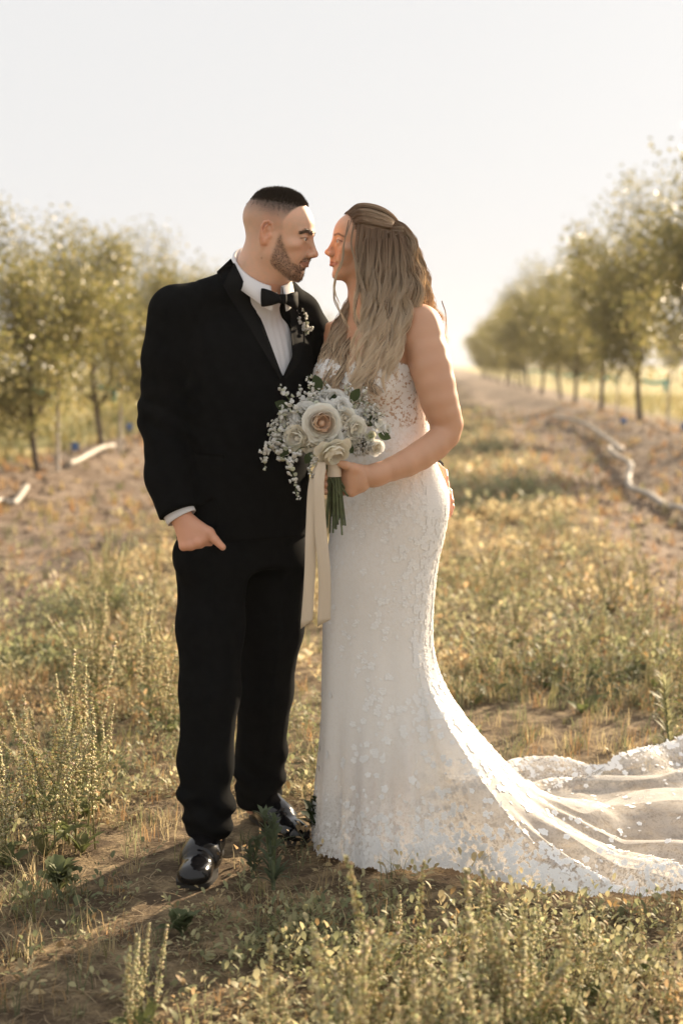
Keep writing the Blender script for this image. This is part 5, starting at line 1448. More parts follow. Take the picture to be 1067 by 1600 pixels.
tail([(503, 722, 3.548), (498, 760, 3.538), (501, 830, 3.545), (507, 900, 3.55), (506, 974, 3.56)], .0165)
print('T bouquet', time.time() - T0)

# ------------------------------------------------------------------ boutonniere on the lapel
def jac(px, py, lift=.012):
    p = W(px, py, 3.8); y = project(JS, np.array([p[0]]), np.array([p[2]]), 3.5, 4.1)[0]; y = 3.86 if np.isnan(y) else y
    return W(px, py, y - lift)
bt = empty('boutonniere', tuple(jac(472, 510))); BTN = np.array(bt.location)
tag(bt, 'small ivory flower boutonniere pinned to black jacket lapel', 'boutonniere')
p0 = jac(476, 512, .020); rose(p0, GF * .8 + np.array([.1, -.5, .3]), .017, CR, WH, 10, .9, 'rose', 21, bt, BTN)
yb = p0[1]
spray([(472, 528, yb + .004), (468, 505, yb), (462, 485, yb + .004)], 22, .0072, .011, parent=bt, PB=BTN)
spray([(474, 526, yb + .002), (478, 505, yb), (474, 482, yb + .006)], 14, .0062, .009, parent=bt, PB=BTN)
spray([(474, 524, yb + .004), (484, 514, yb + .004), (490, 512, yb + .01)], 9, .0055, .007, parent=bt, PB=BTN)
mb = MB(); mb.add(*tube(np.array([W(472, 520, yb + .002), W(470.5, 526, yb), W(470, 534, yb)]), [.0028, .0030, .0025], 10)); V, F, _ = mb.arrays(); obj('stem_wrap', V - BTN, F, MAT['shirt'], bt)
# ------------------------------------------------------------------ the orchard: ground
ROW = 0.0707                                                               # the lane runs slightly to the right of the view
def lane(x, y): return np.asarray(x) - ROW * np.asarray(y)
def ground_h(x, y):
    x = np.asarray(x, float); y = np.asarray(y, float); t = lane(x, y); sh = x.shape
    P = np.stack([x.ravel(), y.ravel(), np.zeros(x.size)], 1)
    n1 = vnoise(P, .55, 41, 3).reshape(sh); n2 = vnoise(P, 3.5, 43, 3).reshape(sh); n3 = vnoise(P, 14., 47, 2).reshape(sh)
    far = smooth01(y, 4.6, 8.0)
    berm = .30 * np.exp(-((t - 3.55) / .75) ** 2) + .16 * np.exp(-((t + 4.75) / .8) ** 2)
    rut = -.07 * np.exp(-((t - 1.95 - .12 * n1) / .38) ** 2) - .05 * np.exp(-((t + 2.95) / .4) ** 2) + .06 * np.exp(-((t - 1.2) / .3) ** 2)
    dirt = np.clip(smooth01(t, 1.0, 1.6) + smooth01(-t, 2.0, 2.6), 0, 1)
    return (berm + rut) * far + n1 * .05 * far + n2 * (.010 + .055 * dirt * far) + n3 * (.004 + .014 * dirt) - .004
gx = np.concatenate([-np.geomspace(700, 7, 26)[:-1], axis_grid(-7, -2.6, .11), axis_grid(-2.5, 2.6, .042), axis_grid(2.7, 8, .085), np.geomspace(8.2, 700, 26)])
gy = np.concatenate([[-60, -20, -6, -2, 0, 1], axis_grid(1.6, 7, .042), axis_grid(7.1, 16, .085), axis_grid(16.2, 34, .22), np.geomspace(34.5, 1500, 40)])
GX, GY = np.meshgrid(gx, gy, indexing='ij'); GZ = ground_h(GX, GY) * np.where(GY > 200, 0, 1)
ground = obj('ground', np.stack([GX, GY, GZ], -1).reshape(-1, 3), grid_faces(len(gx), len(gy)), MAT['ground']); tag(ground, kind='structure')

# ------------------------------------------------------------------ fruit trees in two rows
trng = np.random.default_rng(5)
def tree_meshes(seed, H=4.2, rad=1.65, leaves=14000, clear=.80):
    rg = np.random.default_rng(seed); tr = MB(); lean = rg.normal(0, .05, 2)
    n = 9; z = np.linspace(-.12, H * .55, n); C = np.stack([lean[0] * z + .05 * np.sin(z * 2 + seed), lean[1] * z + .05 * np.cos(z * 1.7 + seed), z], 1)
    tr.add(*tube(C, np.interp(z, [-.12, 0, .2, 1, H * .55], [.085, .07, .055, .048, .02]), 8))
    tips = []
    for k in range(11):
        z0 = rg.uniform(clear * .85, H * .5); a = k * 2.4 + rg.uniform(-.4, .4); p0 = np.array([np.interp(z0, z, C[:, 0]), np.interp(z0, z, C[:, 1]), z0])
        L = rg.uniform(.8, 1.35) * rad * (1 - .35 * (z0 / H)); el = rg.uniform(.55, 1.15); d = np.array([math.cos(a) * math.cos(el), math.sin(a) * math.cos(el), math.sin(el)])
        P = spline([p0, p0 + d * L * .5 + [0, 0, -.05], p0 + d * L + [0, 0, .12 * L]], 7); tr.add(*tube(P, np.linspace(.026, .007, 7), 5)); tips.append(P)
        for j in range(4):
            q = P[rg.integers(2, 7)]; d2 = d + rg.normal(0, .6, 3); d2 /= np.linalg.norm(d2); L2 = rg.uniform(.35, .75); P2 = spline([q, q + d2 * L2 * .5, q + d2 * L2 + [0, 0, rg.uniform(-.1, .2)]], 5)
            tr.add(*tube(P2, np.linspace(.010, .003, 5), 4)); tips.append(P2)
    for k in range(7):                                                     # upright whips at the top
        a = rg.uniform(0, 6.28); q = np.array([.25 * math.cos(a), .25 * math.sin(a), H * .5]); P2 = spline([q, q * [1.6, 1.6, 1] + [0, 0, H * .25], q * [2.2, 2.2, 1] + [rg.normal(0, .1), 0, H * rg.uniform(.36, .52)]], 8)
        tr.add(*tube(P2, np.linspace(.016, .003, 8), 4)); tips += [P2, P2]
    # leaves: folded blades in clumps along the twigs
    cc = []
    for P in tips:
        for _ in range(4): cc.append(P[rg.integers(1, len(P))] + rg.normal(0, .10, 3))
    cc = np.array(cc); idx = rg.integers(len(cc), size=leaves)
    p = cc[idx] + rg.normal(0, 1, (leaves, 3)) * np.array([.20, .20, .19])
    ok = (p[:, 2] > clear * .75); p = p[ok]; m = len(p)
    d = rg.normal(0, 1, (m, 3)) + [0, 0, -.35]; d /= np.linalg.norm(d, axis=1)[:, None]; s = np.cross(d, rg.normal(0, 1, (m, 3))); s /= np.linalg.norm(s, axis=1)[:, None]; nn = np.cross(d, s)
    l = rg.uniform(.055, .105, m)[:, None]; w = l * .27
    V = np.stack([p, p + d * l * .5 + s * w + nn * w * .35, p + d * l, p + d * l * .5 - s * w + nn * w * .35], 1).reshape(-1, 3)
    b = np.arange(m)[:, None] * 4; F = np.concatenate([b + [0, 1, 2], b + [0, 2, 3]])
    g = np.array((.155, .155, .05)); yl = np.array((.42, .35, .14)); mixv = np.clip(rg.normal(.35, .3, m), 0, 1)[:, None]; col = (g * (1 - mixv) + yl * mixv) * rg.uniform(.7, 1.25, (m, 1))
    cm = mesh_data('crown', V, [F], MAT['crown'], True, {'col': np.repeat(col, 4, 0)})
    return tr.data('trunk', MAT['bark']), cm
TREES = [tree_meshes(11), tree_meshes(12, 4.4, 1.55), tree_meshes(13, 4.0, 1.7), tree_meshes(14, 4.1, 1.5)]
def put_tree(t, y, k, sc, label, group, name='orchard_tree'):
    x = t + ROW * y; e = empty(name, (x, y, float(ground_h(np.array([x]), np.array([y]))[0])), trng.uniform(0, 6.28), sc); tag(e, label, 'tree', group)
    for nm, me in zip(('trunk', 'crown'), TREES[k]): link(bpy.data.objects.new(nm, me), e)
    return e
ORD = ['first', 'second', 'third', 'fourth', 'fifth', 'sixth']
ry = [19.3, 26.2, 33.4] + [33.4 + 6.2 * i for i in range(1, 17)]
for i, y in enumerate(ry):
    w_ = ORD[i - 1] if 0 < i <= 6 else None
    lab = 'leafy young orchard tree close behind the near end of the bent white pipe' if i == 0 else (f'{w_} leafy orchard tree along the row from the bend of the white pipe' if w_ else 'hazy orchard tree far along the row of the bent white pipe')
    put_tree(3.68 + trng.normal(0, .08), y, i % 4, [.90, .98, 1.0][i] if i < 3 else trng.uniform(.9, 1.08), lab, 'trees of the row on the woman\'s side')
ly = [13.0, 16.2, 19.4, 22.8] + [22.8 + 4.0 * i for i in range(1, 22)]
for i, y in enumerate(ly):
    w_ = ORD[i - 1] if 0 < i <= 4 else None
    lab = 'leafy orchard tree above the straight white pipe, crown cut by the frame' if i == 0 else (f'{w_} golden-leaved orchard tree along the row from the straight white pipe' if w_ else 'hazy golden orchard tree far along the row behind the man')
    put_tree(-4.72 + trng.normal(0, .08), y, (i + 2) % 4, trng.uniform(.66, .78) if i else .62, lab, 'trees of the row on the man\'s side')
# far hedge of trees closing the field on both sides
fm = TREES
for i in range(46):
    y = trng.uniform(120, 170); x = -70 + i * 3.4 + trng.normal(0, .8)
    if abs(x - ROW * y) < 3.0: continue
    e = empty('distant_tree', (x, y, 0), trng.uniform(0, 6.28), trng.uniform(1.0, 1.4)); tag(e, 'distant hazy tree on the horizon beyond the orchard rows', 'tree', 'trees along the horizon')
    for nm, me in zip(('trunk', 'crown'), TREES[i % 4]): link(bpy.data.objects.new(nm, me), e)

# ------------------------------------------------------------------ stakes, tape, flags, irrigation pipe
def gz(x, y): return float(ground_h(np.array([float(x)]), np.array([float(y)]))[0])
def stake(t, y, h, tie_t, k, label, group):
    x = t + ROW * y; z = gz(x, y); e = empty('tree_stake', (x, y, z), 0); tag(e, label, 'stake', group)
    mb = MB(); mb.add(*tube([[0, 0, -.1], [.01, 0, h * .5], [.03, 0, h]], [.024, .022, .020], 7)); mb.build('post', MAT['stake'], e)
    if tie_t is not None:                                                   # tape tied to the trunk
        dx = tie_t + ROW * (y) - x; tz = h * .82; n = 12; s = np.linspace(0, 1, n); C = np.stack([dx * s, .03 * np.sin(s * 3.14) + 0 * s, tz - .05 * np.sin(s * math.pi)], 1)
        V = np.concatenate([C + [0, 0, .035], C - [0, 0, .035]]); q = np.stack([np.arange(n - 1), np.arange(1, n), n + np.arange(1, n), n + np.arange(n - 1)], 1)
        V2 = [[.0, -.02, tz + .03], [.10 * (1 if dx < 0 else -1) * -1, -.05, tz - .02], [.11 * (-1 if dx < 0 else 1), -.05, tz - .22], [.04 * (-1 if dx < 0 else 1), -.03, tz - .20]]
        mb = MB(); mb.add(V, q); mb.add(V2, [[0, 1, 2, 3]]); o = mb.build('tie_tape', MAT['tape'], e); sm = o.modifiers.new('s', 'SOLIDIFY'); sm.thickness = .004
for i, y in enumerate(ry[:9]): stake(3.68 + .46 + trng.normal(0, .05), y + .3, 1.15, 3.70, i, ('pale stake with teal tape at the tree behind the near end of the bent pipe' if i == 0 else f'pale stake with teal tape at the {ORD[i - 1]} tree from the bend of the white pipe' if i <= 6 else 'thin far stake with teal tape in the row of the bent white pipe'), 'stakes in the row on the woman\'s side')
for i, y in enumerate(ly[1:8]): stake(-4.72 + .30, y + .15, 1.15, -4.70 - .02, i, (f'pale stake with teal tape at the {ORD[i]} tree from the straight white pipe' if i < 4 else 'thin far stake with teal tape in the row behind the man'), 'stakes in the row on the man\'s side')
def flag(px, py, group, label):
    d = W(px, py, 1.0) - np.array([0, 0, CAM_H]); t = (.12 - CAM_H) / d[2]; x, y = d[0] * t, d[1] * t; z = gz(x, y)
    e = empty('marker_flag', (x, y, z)); tag(e, label, 'flag', group)
    mb = MB(); mb.add(*tube([[0, 0, -.05], [0, 0, .34]], .006, 6)); mb.build('rod', MAT['stake'], e)
    a = np.linspace(0, 1, 6); V = [[.10 * u, .02 * math.sin(u * 5), z_] for z_ in (.22, .33) for u in a]; q = grid_faces(2, 6); mb = MB(); mb.add(V, q); o = mb.build('pennant', MAT['blue'], e); sm = o.modifiers.new('s', 'SOLIDIFY'); sm.thickness = .003
flag(112, 735, None, 'small blue marker flag before the short pale pipe behind the man')
flag(198, 700, None, 'small blue marker flag beyond the short pale pipe, nearly hidden by black sleeve')
flag(1062, 712, None, 'small blue marker flag on the mound right of the pipe bend')
flag(968, 686, None, 'small blue marker flag just beyond the bend of the white pipe')
def gpt(px, py, zo=0.0):
    d = W(px, py, 1.0) - np.array([0, 0, CAM_H]); z = 0.0
    for _ in range(8): t = (z + zo - CAM_H) / d[2]; z = gz(d[0] * t, d[1] * t)
    return np.array([d[0] * t, d[1] * t, z + zo])
def pipe(pts, r, label, extra=None):
    P = np.array([gpt(x, y, z) for x, y, z in pts]); 
    if extra is not None: P = np.concatenate([P, extra])
    C = spline(P, 90); mb = MB(); mb.add(*tube(C, r, 10)); o = mb.build('irrigation_pipe', MAT['pipe'], None, origin=C[0]); tag(o, label, 'pipe')
    return o
p = pipe([(1130, 830, .05), (1067, 801, .05), (1040, 790, .06), (1012, 772, .08), (985, 760, .06), (981, 745, .07), (984, 728, .10), (965, 712, .10), (951, 703, .10), (968, 694, .12), (970, 680, .14), (950, 672, .12), (905, 664, .10), (860, 652, .08)], .036, 'bent white irrigation pipe lying along the tree row behind the woman')
p = pipe([(-60, 800, .04), (0, 778, .05), (22, 766, .06), (42, 756, .08)], .031, 'straight white irrigation pipe at the foot of trees behind the man')
p = pipe([(108, 724, .08), (122, 719, .08), (140, 712, .08), (160, 704, .08), (178, 697, .08)], .036, 'short pale irrigation pipe further along the row behind the man')
print('T place', time.time() - T0)

# ------------------------------------------------------------------ evening haze
hb = MB(); hb.add(*box((0, 240, 5.0), (900, 640, 12.4))); hz_ = hb.build('haze', MAT['haze'], smooth=False); tag(hz_, 'thin golden evening haze over the orchard', 'haze', kind='stuff')
# ------------------------------------------------------------------ weeds and grass of the lane
from bisect import bisect
wrng = np.random.default_rng(77)
HEM = spline(hem_polygon(), 160, True); hem_in = poly2d(HEM)
def blocked(x, y, m=.03):
    p = np.stack([np.asarray(x, float), np.asarray(y, float)], -1)
    b = hem_in(p) < m
    b |= ((p[..., 0] + .345) ** 2 / .075 ** 2 + (p[..., 1] - 3.70) ** 2 / .18 ** 2) < 1
    b |= ((p[..., 0] + .185) ** 2 / .10 ** 2 + (p[..., 1] - 4.05) ** 2 / .16 ** 2) < 1
    return b
# --- tall weeds with seed spikes: stalk and leaf meshes shared by all plants
def stalk_mesh(seed, h=.42):
    rg = np.random.default_rng(seed); mb = MB(); b = rg.normal(0, .05, 2); z = np.linspace(0, 1, 8)
    C = np.stack([b[0] * z ** 2, b[1] * z ** 2, h * z], 1); v, q, t = tube(C, np.linspace(.0030, .0011, 8), 5, False); mb.add(v, q, None, col=np.tile((.22, .21, .09), (len(v), 1)))
    n = 150; u = .28 + .72 * rg.uniform(0, 1, n) ** .85; rad = np.interp(u, [.28, .45, .8, 1], [.012, .014, .009, .003]) * rg.uniform(.5, 1.3, n); a = rg.uniform(0, 6.28, n)
    p = np.stack([np.interp(u, z, C[:, k]) for k in range(3)], 1) + np.stack([rad * np.cos(a), rad * np.sin(a), rg.normal(0, .004, n)], 1)
    s = rg.uniform(.0028, .0056, n)[:, None, None]; T = np.array([[1, 1, 1], [1, -1, -1], [-1, 1, -1], [-1, -1, 1.]]) * .75
    V = (p[:, None] + T[None] * s * rg.uniform(.7, 1.3, (n, 1, 3))).reshape(-1, 3); k = np.arange(n)[:, None] * 4
    F = np.concatenate([k + [0, 1, 2], k + [0, 3, 1], k + [0, 2, 3], k + [1, 3, 2]])
    col = np.repeat(np.array((.68, .62, .38)) * rg.uniform(.65, 1.25, (n, 1)) * (1 + rg.normal(0, .06, (n, 3))), 4, 0); mb.add(V, None, F, col=col)
    for j in range(7):                                                     # small leaves up the stalk
        uu = rg.uniform(.12, .7); p0 = np.array([np.interp(uu, z, C[:, k]) for k in range(3)]); az = rg.uniform(0, 6.28); d = np.array([math.cos(az), math.sin(az), .5]); s_ = np.array([-math.sin(az), math.cos(az), 0]); l = rg.uniform(.025, .05)
        mb.add([p0, p0 + d * l * .5 + s_ * l * .14, p0 + d * l * .95 - [0, 0, l * .3], p0 + d * l * .5 - s_ * l * .14], None, [[0, 1, 2], [0, 2, 3]], col=np.tile(np.array((.17, .18, .07)) * rg.uniform(.8, 1.3), (4, 1)))
    return mb.data('stalk', MAT['straw'])
def leaf_mesh(seed, l=.13, w=.026, col=(.13, .15, .055)):
    rg = np.random.default_rng(seed); n = 8; t = np.linspace(0, 1, n); half = w * np.sin(np.clip(t * 1.05, 0, 1) * math.pi) ** .75 * (1 + .12 * np.sin(t * 20)); bend = rg.uniform(.25, .6)
    X = l * t * np.cos(.9 - bend * t); Z = l * (t * .75 - bend * t ** 2 * .9); V = []
    for i in range(n): V += [[X[i], -half[i], Z[i] + .25 * half[i]], [X[i], 0, Z[i]], [X[i], half[i], Z[i] + .25 * half[i]]]
    return mesh_data('leaf', np.array(V), grid_faces(n, 3), MAT['leaf'], True, {'col': np.tile(np.array(col) * rg.uniform(.85, 1.15), (3 * n, 1))})
STALKS = [stalk_mesh(s, h) for s, h in ((1, .40), (2, .46), (3, .36), (4, .42), (5, .30), (6, .34))]
LEAVES = [leaf_mesh(1), leaf_mesh(2, .16, .032), leaf_mesh(3, .10, .024, (.20, .19, .08))]
def weed(x, y, sc, ns, nl, label, group):
    e = empty('dock_weed', (x, y, gz(x, y) - .004), wrng.uniform(0, 6.28), sc); tag(e, label, 'weed', group)
    for k in range(ns):
        o = link(bpy.data.objects.new('stalk', STALKS[wrng.integers(6)]), e); o.location = (wrng.normal(0, .025), wrng.normal(0, .025), 0); o.rotation_euler = (wrng.normal(0, .13), wrng.normal(0, .13), wrng.uniform(0, 6.28)); s = wrng.uniform(.75, 1.1); o.scale = (s, s, s)
    for k in range(nl):
        o = link(bpy.data.objects.new('leaf', LEAVES[wrng.integers(3)]), e); o.rotation_euler = (0, wrng.uniform(-.35, .15), k * 2.4 + wrng.uniform(-.4, .4)); s = wrng.uniform(.6, 1.1); o.scale = (s, s, s); o.location = (0, 0, .006)
    return e
def region(px0, px1, py0, py1, n, sc, ns, nl, label, group):
    k = 0; tries = 0
    while k < n and tries < n * 12:
        tries += 1; p = gpt(wrng.uniform(px0, px1), wrng.uniform(py0, py1))
        if blocked(p[0], p[1], .05): continue
        weed(p[0], p[1], wrng.uniform(*sc), int(wrng.integers(ns[0], ns[1] + 1)), int(wrng.integers(nl[0], nl[1] + 1)), label, group); k += 1
A = ('pale green weed with tall seed spikes in the sunlit grass beside the man', 'spiked weeds beside the man')
region(-20, 175, 1180, 1360, 17, (.62, .95), (2, 4), (4, 6), *A)
region(100, 275, 1040, 1160, 13, (.75, 1.0), (2, 4), (3, 5), *A)
B = ('tall weed with knobbly seed spikes standing before the lace hem of the gown', 'spiked weeds before the gown')
region(510, 850, 1580, 1830, 26, (.62, .90), (2, 4), (4, 6), *B)
region(560, 760, 1520, 1580, 5, (.60, .72), (1, 2), (4, 6), *B)
region(830, 1067, 1490, 1640, 9, (.40, .60), (2, 3), (4, 6), 'short weed with dry tan seed spikes under the edge of the train', 'short weeds under the train')
region(180, 470, 1560, 1680, 6, (.45, .7), (1, 2), (3, 5), 'shaded weed with thin seed spikes on the bare trodden path', 'shaded weeds on the path')
region(700, 1060, 880, 1130, 34, (.55, .9), (2, 4), (3, 4), 'sunlit weed with pale seed spikes in the grass behind the train', 'spiked weeds behind the train')
region(140, 290, 900, 1030, 12, (.7, 1.0), (2, 4), (2, 4), 'straw coloured weed with blurred seed spikes beyond the man\'s hand', 'spiked weeds beyond the man')
# --- single plants
def bushy(name, px, py, label, n, l, w, col, up=.8, stem_h=.12, cat='plant'):
    p = gpt(px, py); e = empty(name, tuple(p), 0); tag(e, label, cat); rg = np.random.default_rng(int(px))
    for s in range(3):
        mb = MB(); d = rg.normal(0, .16, 2); mb.add(*tube([[0, 0, -.01], [d[0] * stem_h * .6, d[1] * stem_h * .6, stem_h * .6], [d[0] * stem_h, d[1] * stem_h, stem_h]], [.004, .003, .0015], 6)); mb.build('stem', MAT['green'], e)
        for k in range(n):
            u = rg.uniform(.05, 1); az = k * 2.4 + rg.uniform(-.4, .4); me = leaf_mesh(int(px) + k + s * 50, l * rg.uniform(.6, 1.1) * (1.1 - .5 * u), w, col)
            o = link(bpy.data.objects.new('leaf', me), e); o.location = (d[0] * stem_h * u, d[1] * stem_h * u, stem_h * u); o.rotation_euler = (rg.normal(0, .15), rg.uniform(-.5, .1) - up * .35 * u, az)
    return e
bushy('thistle', 428, 1392, 'grey-green thistle with narrow spiny leaves in front of black shoe', 20, .085, .0065, (.115, .145, .085), .9, .19)
bushy('thistle', 395, 1372, 'smaller grey-green thistle tucked against the toe of the black shoe', 12, .06, .006, (.12, .145, .08), .8, .10)
bushy('leafy_weed', 508, 1326, 'dark broad-leaved weed between the man\'s shoe and the gown', 11, .13, .024, (.045, .065, .028), .6, .11)
bushy('leafy_weed', 545, 1318, 'dark broad-leaved weed pressed against the front hem of the gown', 8, .10, .022, (.05, .07, .03), .6, .09)
bushy('feathery_weed', 1046, 1176, 'pale feathery weed standing behind the edge of the train', 26, .10, .006, (.34, .33, .18), 1.0, .26)
bushy('leafy_weed', 285, 1462, 'low broad-leaved weed alone on the trodden straw path', 7, .075, .018, (.13, .16, .075), .5, .03)
bushy('leafy_weed', 90, 1395, 'broad-leaved weed in the dry growth near the man\'s shoe', 9, .10, .022, (.15, .17, .075), .5, .05)
# --- uncountable cover: leaves, blades, straw
def scatter(n, yr, tr, dens, seed):
    rg = np.random.default_rng(seed); u = rg.uniform(0, 1, n * 3); y = yr[0] * (yr[1] / yr[0]) ** u; t = rg.uniform(tr[0], tr[1], n * 3); x = t + ROW * y
    keep = (np.abs(x) < .30 * y + .35); P = np.stack([x, y, np.zeros_like(x)], 1); d = dens(x, y, t, vnoise(P, 1.1, seed, 3), vnoise(P, 4.5, seed + 1, 2))
    keep &= (rg.uniform(0, 1, len(x)) < d) & ~blocked(x, y); i = np.where(keep)[0][:n]
    return np.stack([x[i], y[i], ground_h(x[i], y[i])], 1)
def cover_d(x, y, t, a, b):
    lane_ = smooth01(t, -2.5, -1.9) * (1 - smooth01(t, .85, 1.35)); side = .06 + .05 * (b > .3)
    path = np.exp(-((x + .42 + .25 * (3.6 - y)) / .34) ** 2) * smooth01(4.5 - y, 0, .6)
    return np.clip(lane_ * (.46 + 1.7 * a + .8 * b) * (1 - .93 * path) + side * .5, 0, 1)
def leaf_clumps(P, nl, size, hgt, seed, pal):
    rg = np.random.default_rng(seed); n = len(P); m = n * nl; c = np.repeat(P, nl, 0); az = rg.uniform(0, 6.28, m); el = rg.uniform(.15, 1.25, m); cs = np.repeat(rg.uniform(.6, 1.4, n), nl)
    d = np.stack([np.cos(az) * np.cos(el), np.sin(az) * np.cos(el), np.sin(el)], 1); s = np.stack([-np.sin(az), np.cos(az), rg.normal(0, .3, m)], 1)
    st = (rg.uniform(0, 1, m) ** .7 * hgt * cs)[:, None]; base = c + d * st * np.array([.7, .7, 1]) + rg.normal(0, .012, (m, 3)) * [1, 1, 0]
    l = (size * rg.uniform(.5, 1.4, m) * cs)[:, None]; w = l * rg.uniform(.16, .30, m)[:, None]; nn = np.cross(d, s); dr = np.array([0, 0, 1.0])
    V = np.stack([base, base + d * l * .35 + s * w * .9 + nn * w * .3, base + d * l * .75 + s * w * .75 - dr * l * .06, base + d * l - dr * l * .2, base + d * l * .75 - s * w * .75 - dr * l * .06, base + d * l * .35 - s * w * .9 + nn * w * .3], 1).reshape(-1, 3)
    k = np.arange(m)[:, None] * 6; F = np.concatenate([k + [0, 1, 5], k + [1, 2, 4], k + [1, 4, 5], k + [2, 3, 4]])
    pal = np.array(pal); pn = vnoise(P * [1, 1, 0], 1.3, 91, 2) * 1.1 + .5 + rg.normal(0, .16, n); pc = np.repeat(np.clip(pn * len(pal), 0, len(pal) - 1).astype(int), nl); col = pal[pc] * rg.uniform(.7, 1.3, (m, 1)); dry = rg.uniform(0, 1, m) < .06; col[dry] = np.array((.33, .22, .10)) * rg.uniform(.7, 1.2, (dry.sum(), 1))
    return V, F, np.repeat(col, 6, 0)
def blades(P, nb, h, wid, seed, pal, lean=.55):
    rg = np.random.default_rng(seed); n = len(P); m = n * nb; c = np.repeat(P, nb, 0) + rg.normal(0, .016, (m, 3)) * [1, 1, 0]; az = rg.uniform(0, 6.28, m); ln = rg.uniform(.05, lean, m)
    hh = (h * np.repeat(rg.uniform(.5, 1.4, n), nb) * rg.uniform(.6, 1.1, m))[:, None]; d = np.stack([np.cos(az) * ln, np.sin(az) * ln, np.ones(m)], 1); s = np.stack([-np.sin(az), np.cos(az), np.zeros(m)], 1) * wid
    mid = c + d * hh * .55; tip = c + d * hh * np.array([2.0, 2.0, 1]) * np.array([1, 1, .92])
    V = np.stack([c - s, c + s, mid + s * .8, mid - s * .8, tip], 1).reshape(-1, 3); k = np.arange(m)[:, None] * 5
    F = np.concatenate([k + [0, 1, 2], k + [0, 2, 3], k + [3, 2, 4]]); pal = np.array(pal); pc = np.repeat(rg.integers(len(pal), size=n), nb)
    return V, F, np.repeat(pal[pc] * rg.uniform(.7, 1.3, (m, 1)), 5, 0)
GREEN = [(.13, .15, .075), (.20, .215, .11), (.27, .275, .14), (.35, .34, .185), (.43, .405, .23), (.50, .45, .26), (.54, .44, .25), (.50, .35, .19)]
DRY = [(.54, .44, .25), (.44, .34, .18), (.58, .48, .28), (.28, .26, .11), (.38, .26, .13), (.46, .28, .13)]
lw = MB()
for n, yr, nl, sz, hg, sd in ((3400, (2.3, 6.5), 18, .019, .075, 1), (3300, (6.0, 13), 12, .032, .11, 2), (2200, (12, 40), 8, .07, .14, 3)):
    V, F, C = leaf_clumps(scatter(n, yr, (-3.3, 1.6) if yr[0] < 10 else (-3.0, 1.5), cover_d, sd), nl, sz, hg, sd, GREEN if yr[0] < 5 else GREEN[2:] + [(.58, .47, .26), (.60, .50, .29)]); lw.add(V, None, F, col=C)
o = lw.build('low_weeds', MAT['leaf']); tag(o, 'low leafy ground weeds covering the lane between the tree rows', 'ground cover', kind='stuff')
gb = MB()
for n, yr, nb, h, wd, sd in ((3000, (2.2, 6.0), 9, .075, .0012, 11), (3000, (5.5, 13), 8, .10, .0022, 12), (2500, (12, 45), 6, .14, .006, 13)):
    V, F, C = blades(scatter(n, yr, (-3.6, 2.2), lambda x, y, t, a, b: np.clip(cover_d(x, y, t, -a, b) + .08, 0, 1), sd), nb, h, wd, sd, DRY + GREEN[:3]); gb.add(V, None, F, col=C)
o = gb.build('grass_tufts', MAT['straw']); tag(o, 'dry yellow grass tufts growing through the weeds of the lane', 'grass', kind='stuff')
# straw litter lying on the soil
rg = np.random.default_rng(9); n = 17000; u = rg.uniform(0, 1, n); y = 2.1 * (9 / 2.1) ** u; x = rg.uniform(-1, 1, n) * (.27 * y + .3); ok = ~blocked(x, y, .0); x, y = x[ok], y[ok]; n = len(x)
c = np.stack([x, y, ground_h(x, y) + rg.uniform(.002, .012, n)], 1); az = rg.uniform(0, 6.28, n); L = rg.uniform(.015, .075, n)[:, None]; d = np.stack([np.cos(az), np.sin(az), rg.normal(0, .12, n)], 1); s = np.stack([-np.sin(az), np.cos(az), np.zeros(n)], 1) * rg.uniform(.0006, .0017, n)[:, None]
bw = np.stack([-np.sin(az), np.cos(az), np.zeros(n)], 1) * L * rg.normal(0, .16, n)[:, None]
V = np.stack([c - s, c + s, c + d * L * .5 + bw + s, c + d * L * .5 + bw - s, c + d * L + s * .6, c + d * L - s * .6], 1).reshape(-1, 3); k = np.arange(n)[:, None] * 6
sc_ = np.array((.34, .26, .155)) * rg.uniform(.55, 1.35, (n, 1))
sl = MB(); sl.add(V, np.concatenate([k + [0, 1, 2, 3], k + [3, 2, 4, 5]]), None, col=np.repeat(sc_, 6, 0)); o = sl.build('straw_litter', MAT['straw'], smooth=False); tag(o, 'dry straw litter scattered over the soil around the couple', 'straw', kind='stuff')
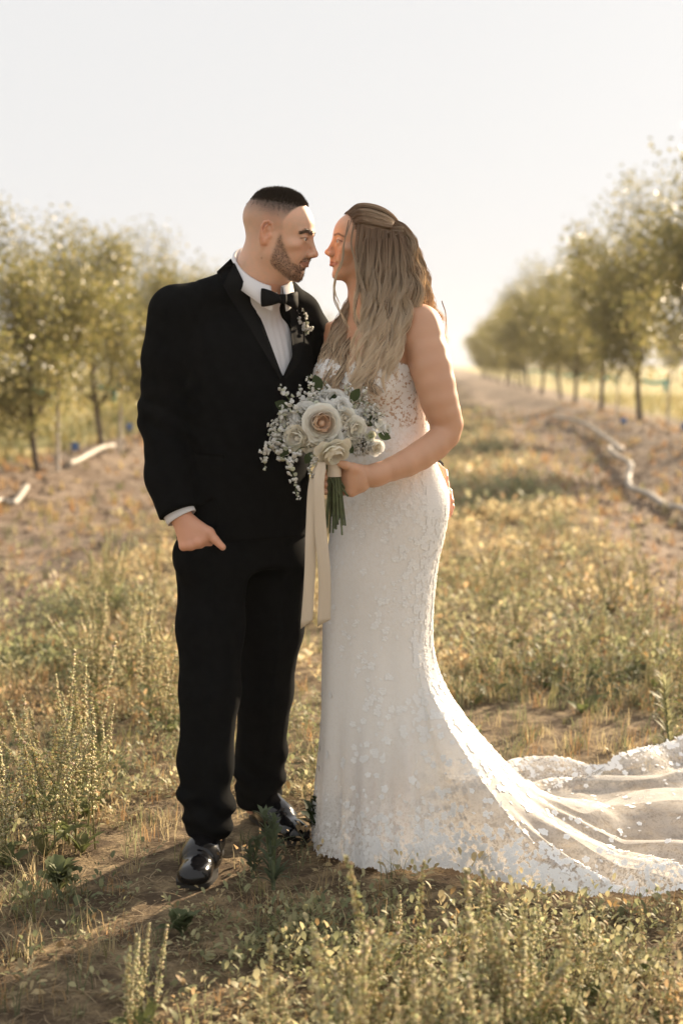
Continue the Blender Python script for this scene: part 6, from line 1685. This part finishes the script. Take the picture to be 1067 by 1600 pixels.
# clods and dry tufts of the wheel tracks and mounds
rg = np.random.default_rng(19); n = 6500; y = 5.5 * (34 / 5.5) ** rg.uniform(0, 1, n); side = rg.uniform(0, 1, n) < .6; t = np.where(side, rg.uniform(1.2, 5.0, n), rg.uniform(-5.8, -2.3, n)); x = t + ROW * y
keep = ~blocked(x, y, .1); x, y = x[keep], y[keep]; n = len(x); s_ = (rg.uniform(.006, .026, n) * (1 + y / 30))[:, None, None]
O8 = np.array([[1, 0, 0], [-1, 0, 0], [0, 1, 0], [0, -1, 0], [0, 0, .8], [0, 0, -.6]]); V = np.stack([x, y, ground_h(x, y)], 1)[:, None] + O8[None] * s_ * rg.uniform(.5, 1.4, (n, 6, 3))
k = np.arange(n)[:, None] * 6; F = np.concatenate([k + f for f in ([0, 2, 4], [2, 1, 4], [1, 3, 4], [3, 0, 4], [2, 0, 5], [1, 2, 5], [3, 1, 5], [0, 3, 5])])
o = obj('soil_clods', V.reshape(-1, 3), F, MAT['clod'], smooth=False); tag(o, 'crumbled soil clods strewn over the wheel tracks and tree mounds', 'soil', kind='stuff')
def track_d(x, y, t, a, b): return np.clip(.10 + 1.4 * np.maximum(a - .05, 0) + .5 * np.maximum(b - .2, 0), 0, 1) * ((t > 1.1) | (t < -2.2))
dt = MB()
for yr, nn, h, wd, sd in (((6, 13), 1500, .07, .0024, 31), ((12, 40), 2200, .12, .006, 32)):
    V, F, C = blades(scatter(nn, yr, (-6.0, 5.4), track_d, sd), 8, h, wd, sd, [(.46, .30, .14), (.38, .23, .11), (.52, .40, .20), (.30, .25, .11), (.42, .24, .11)], .8); dt.add(V, None, F, col=C)
o = dt.build('dry_tufts', MAT['straw']); tag(o, 'rusty dry grass tufts on the bare soil of the tracks', 'grass', kind='stuff')
# field grass beyond the tree rows
def field(n, side, seed):
    rg = np.random.default_rng(seed); y = rg.uniform(11, 60, n); t = side * rg.uniform(5.6, 26, n); x = t + ROW * y; return np.stack([x, y, ground_h(x, y)], 1)
fb = MB()
for side in (-1, 1):
    V, F, C = blades(field(5200, side, 60 + side), 6, .30, .010, 62 + side, [(.40, .33, .13), (.33, .29, .11), (.27, .26, .09), (.46, .37, .17)]); fb.add(V, None, F, col=C)
o = fb.build('field_grass', MAT['straw']); tag(o, 'tall sunlit field grass beyond the tree rows', 'grass', kind='stuff')
print('T weeds', time.time() - T0)
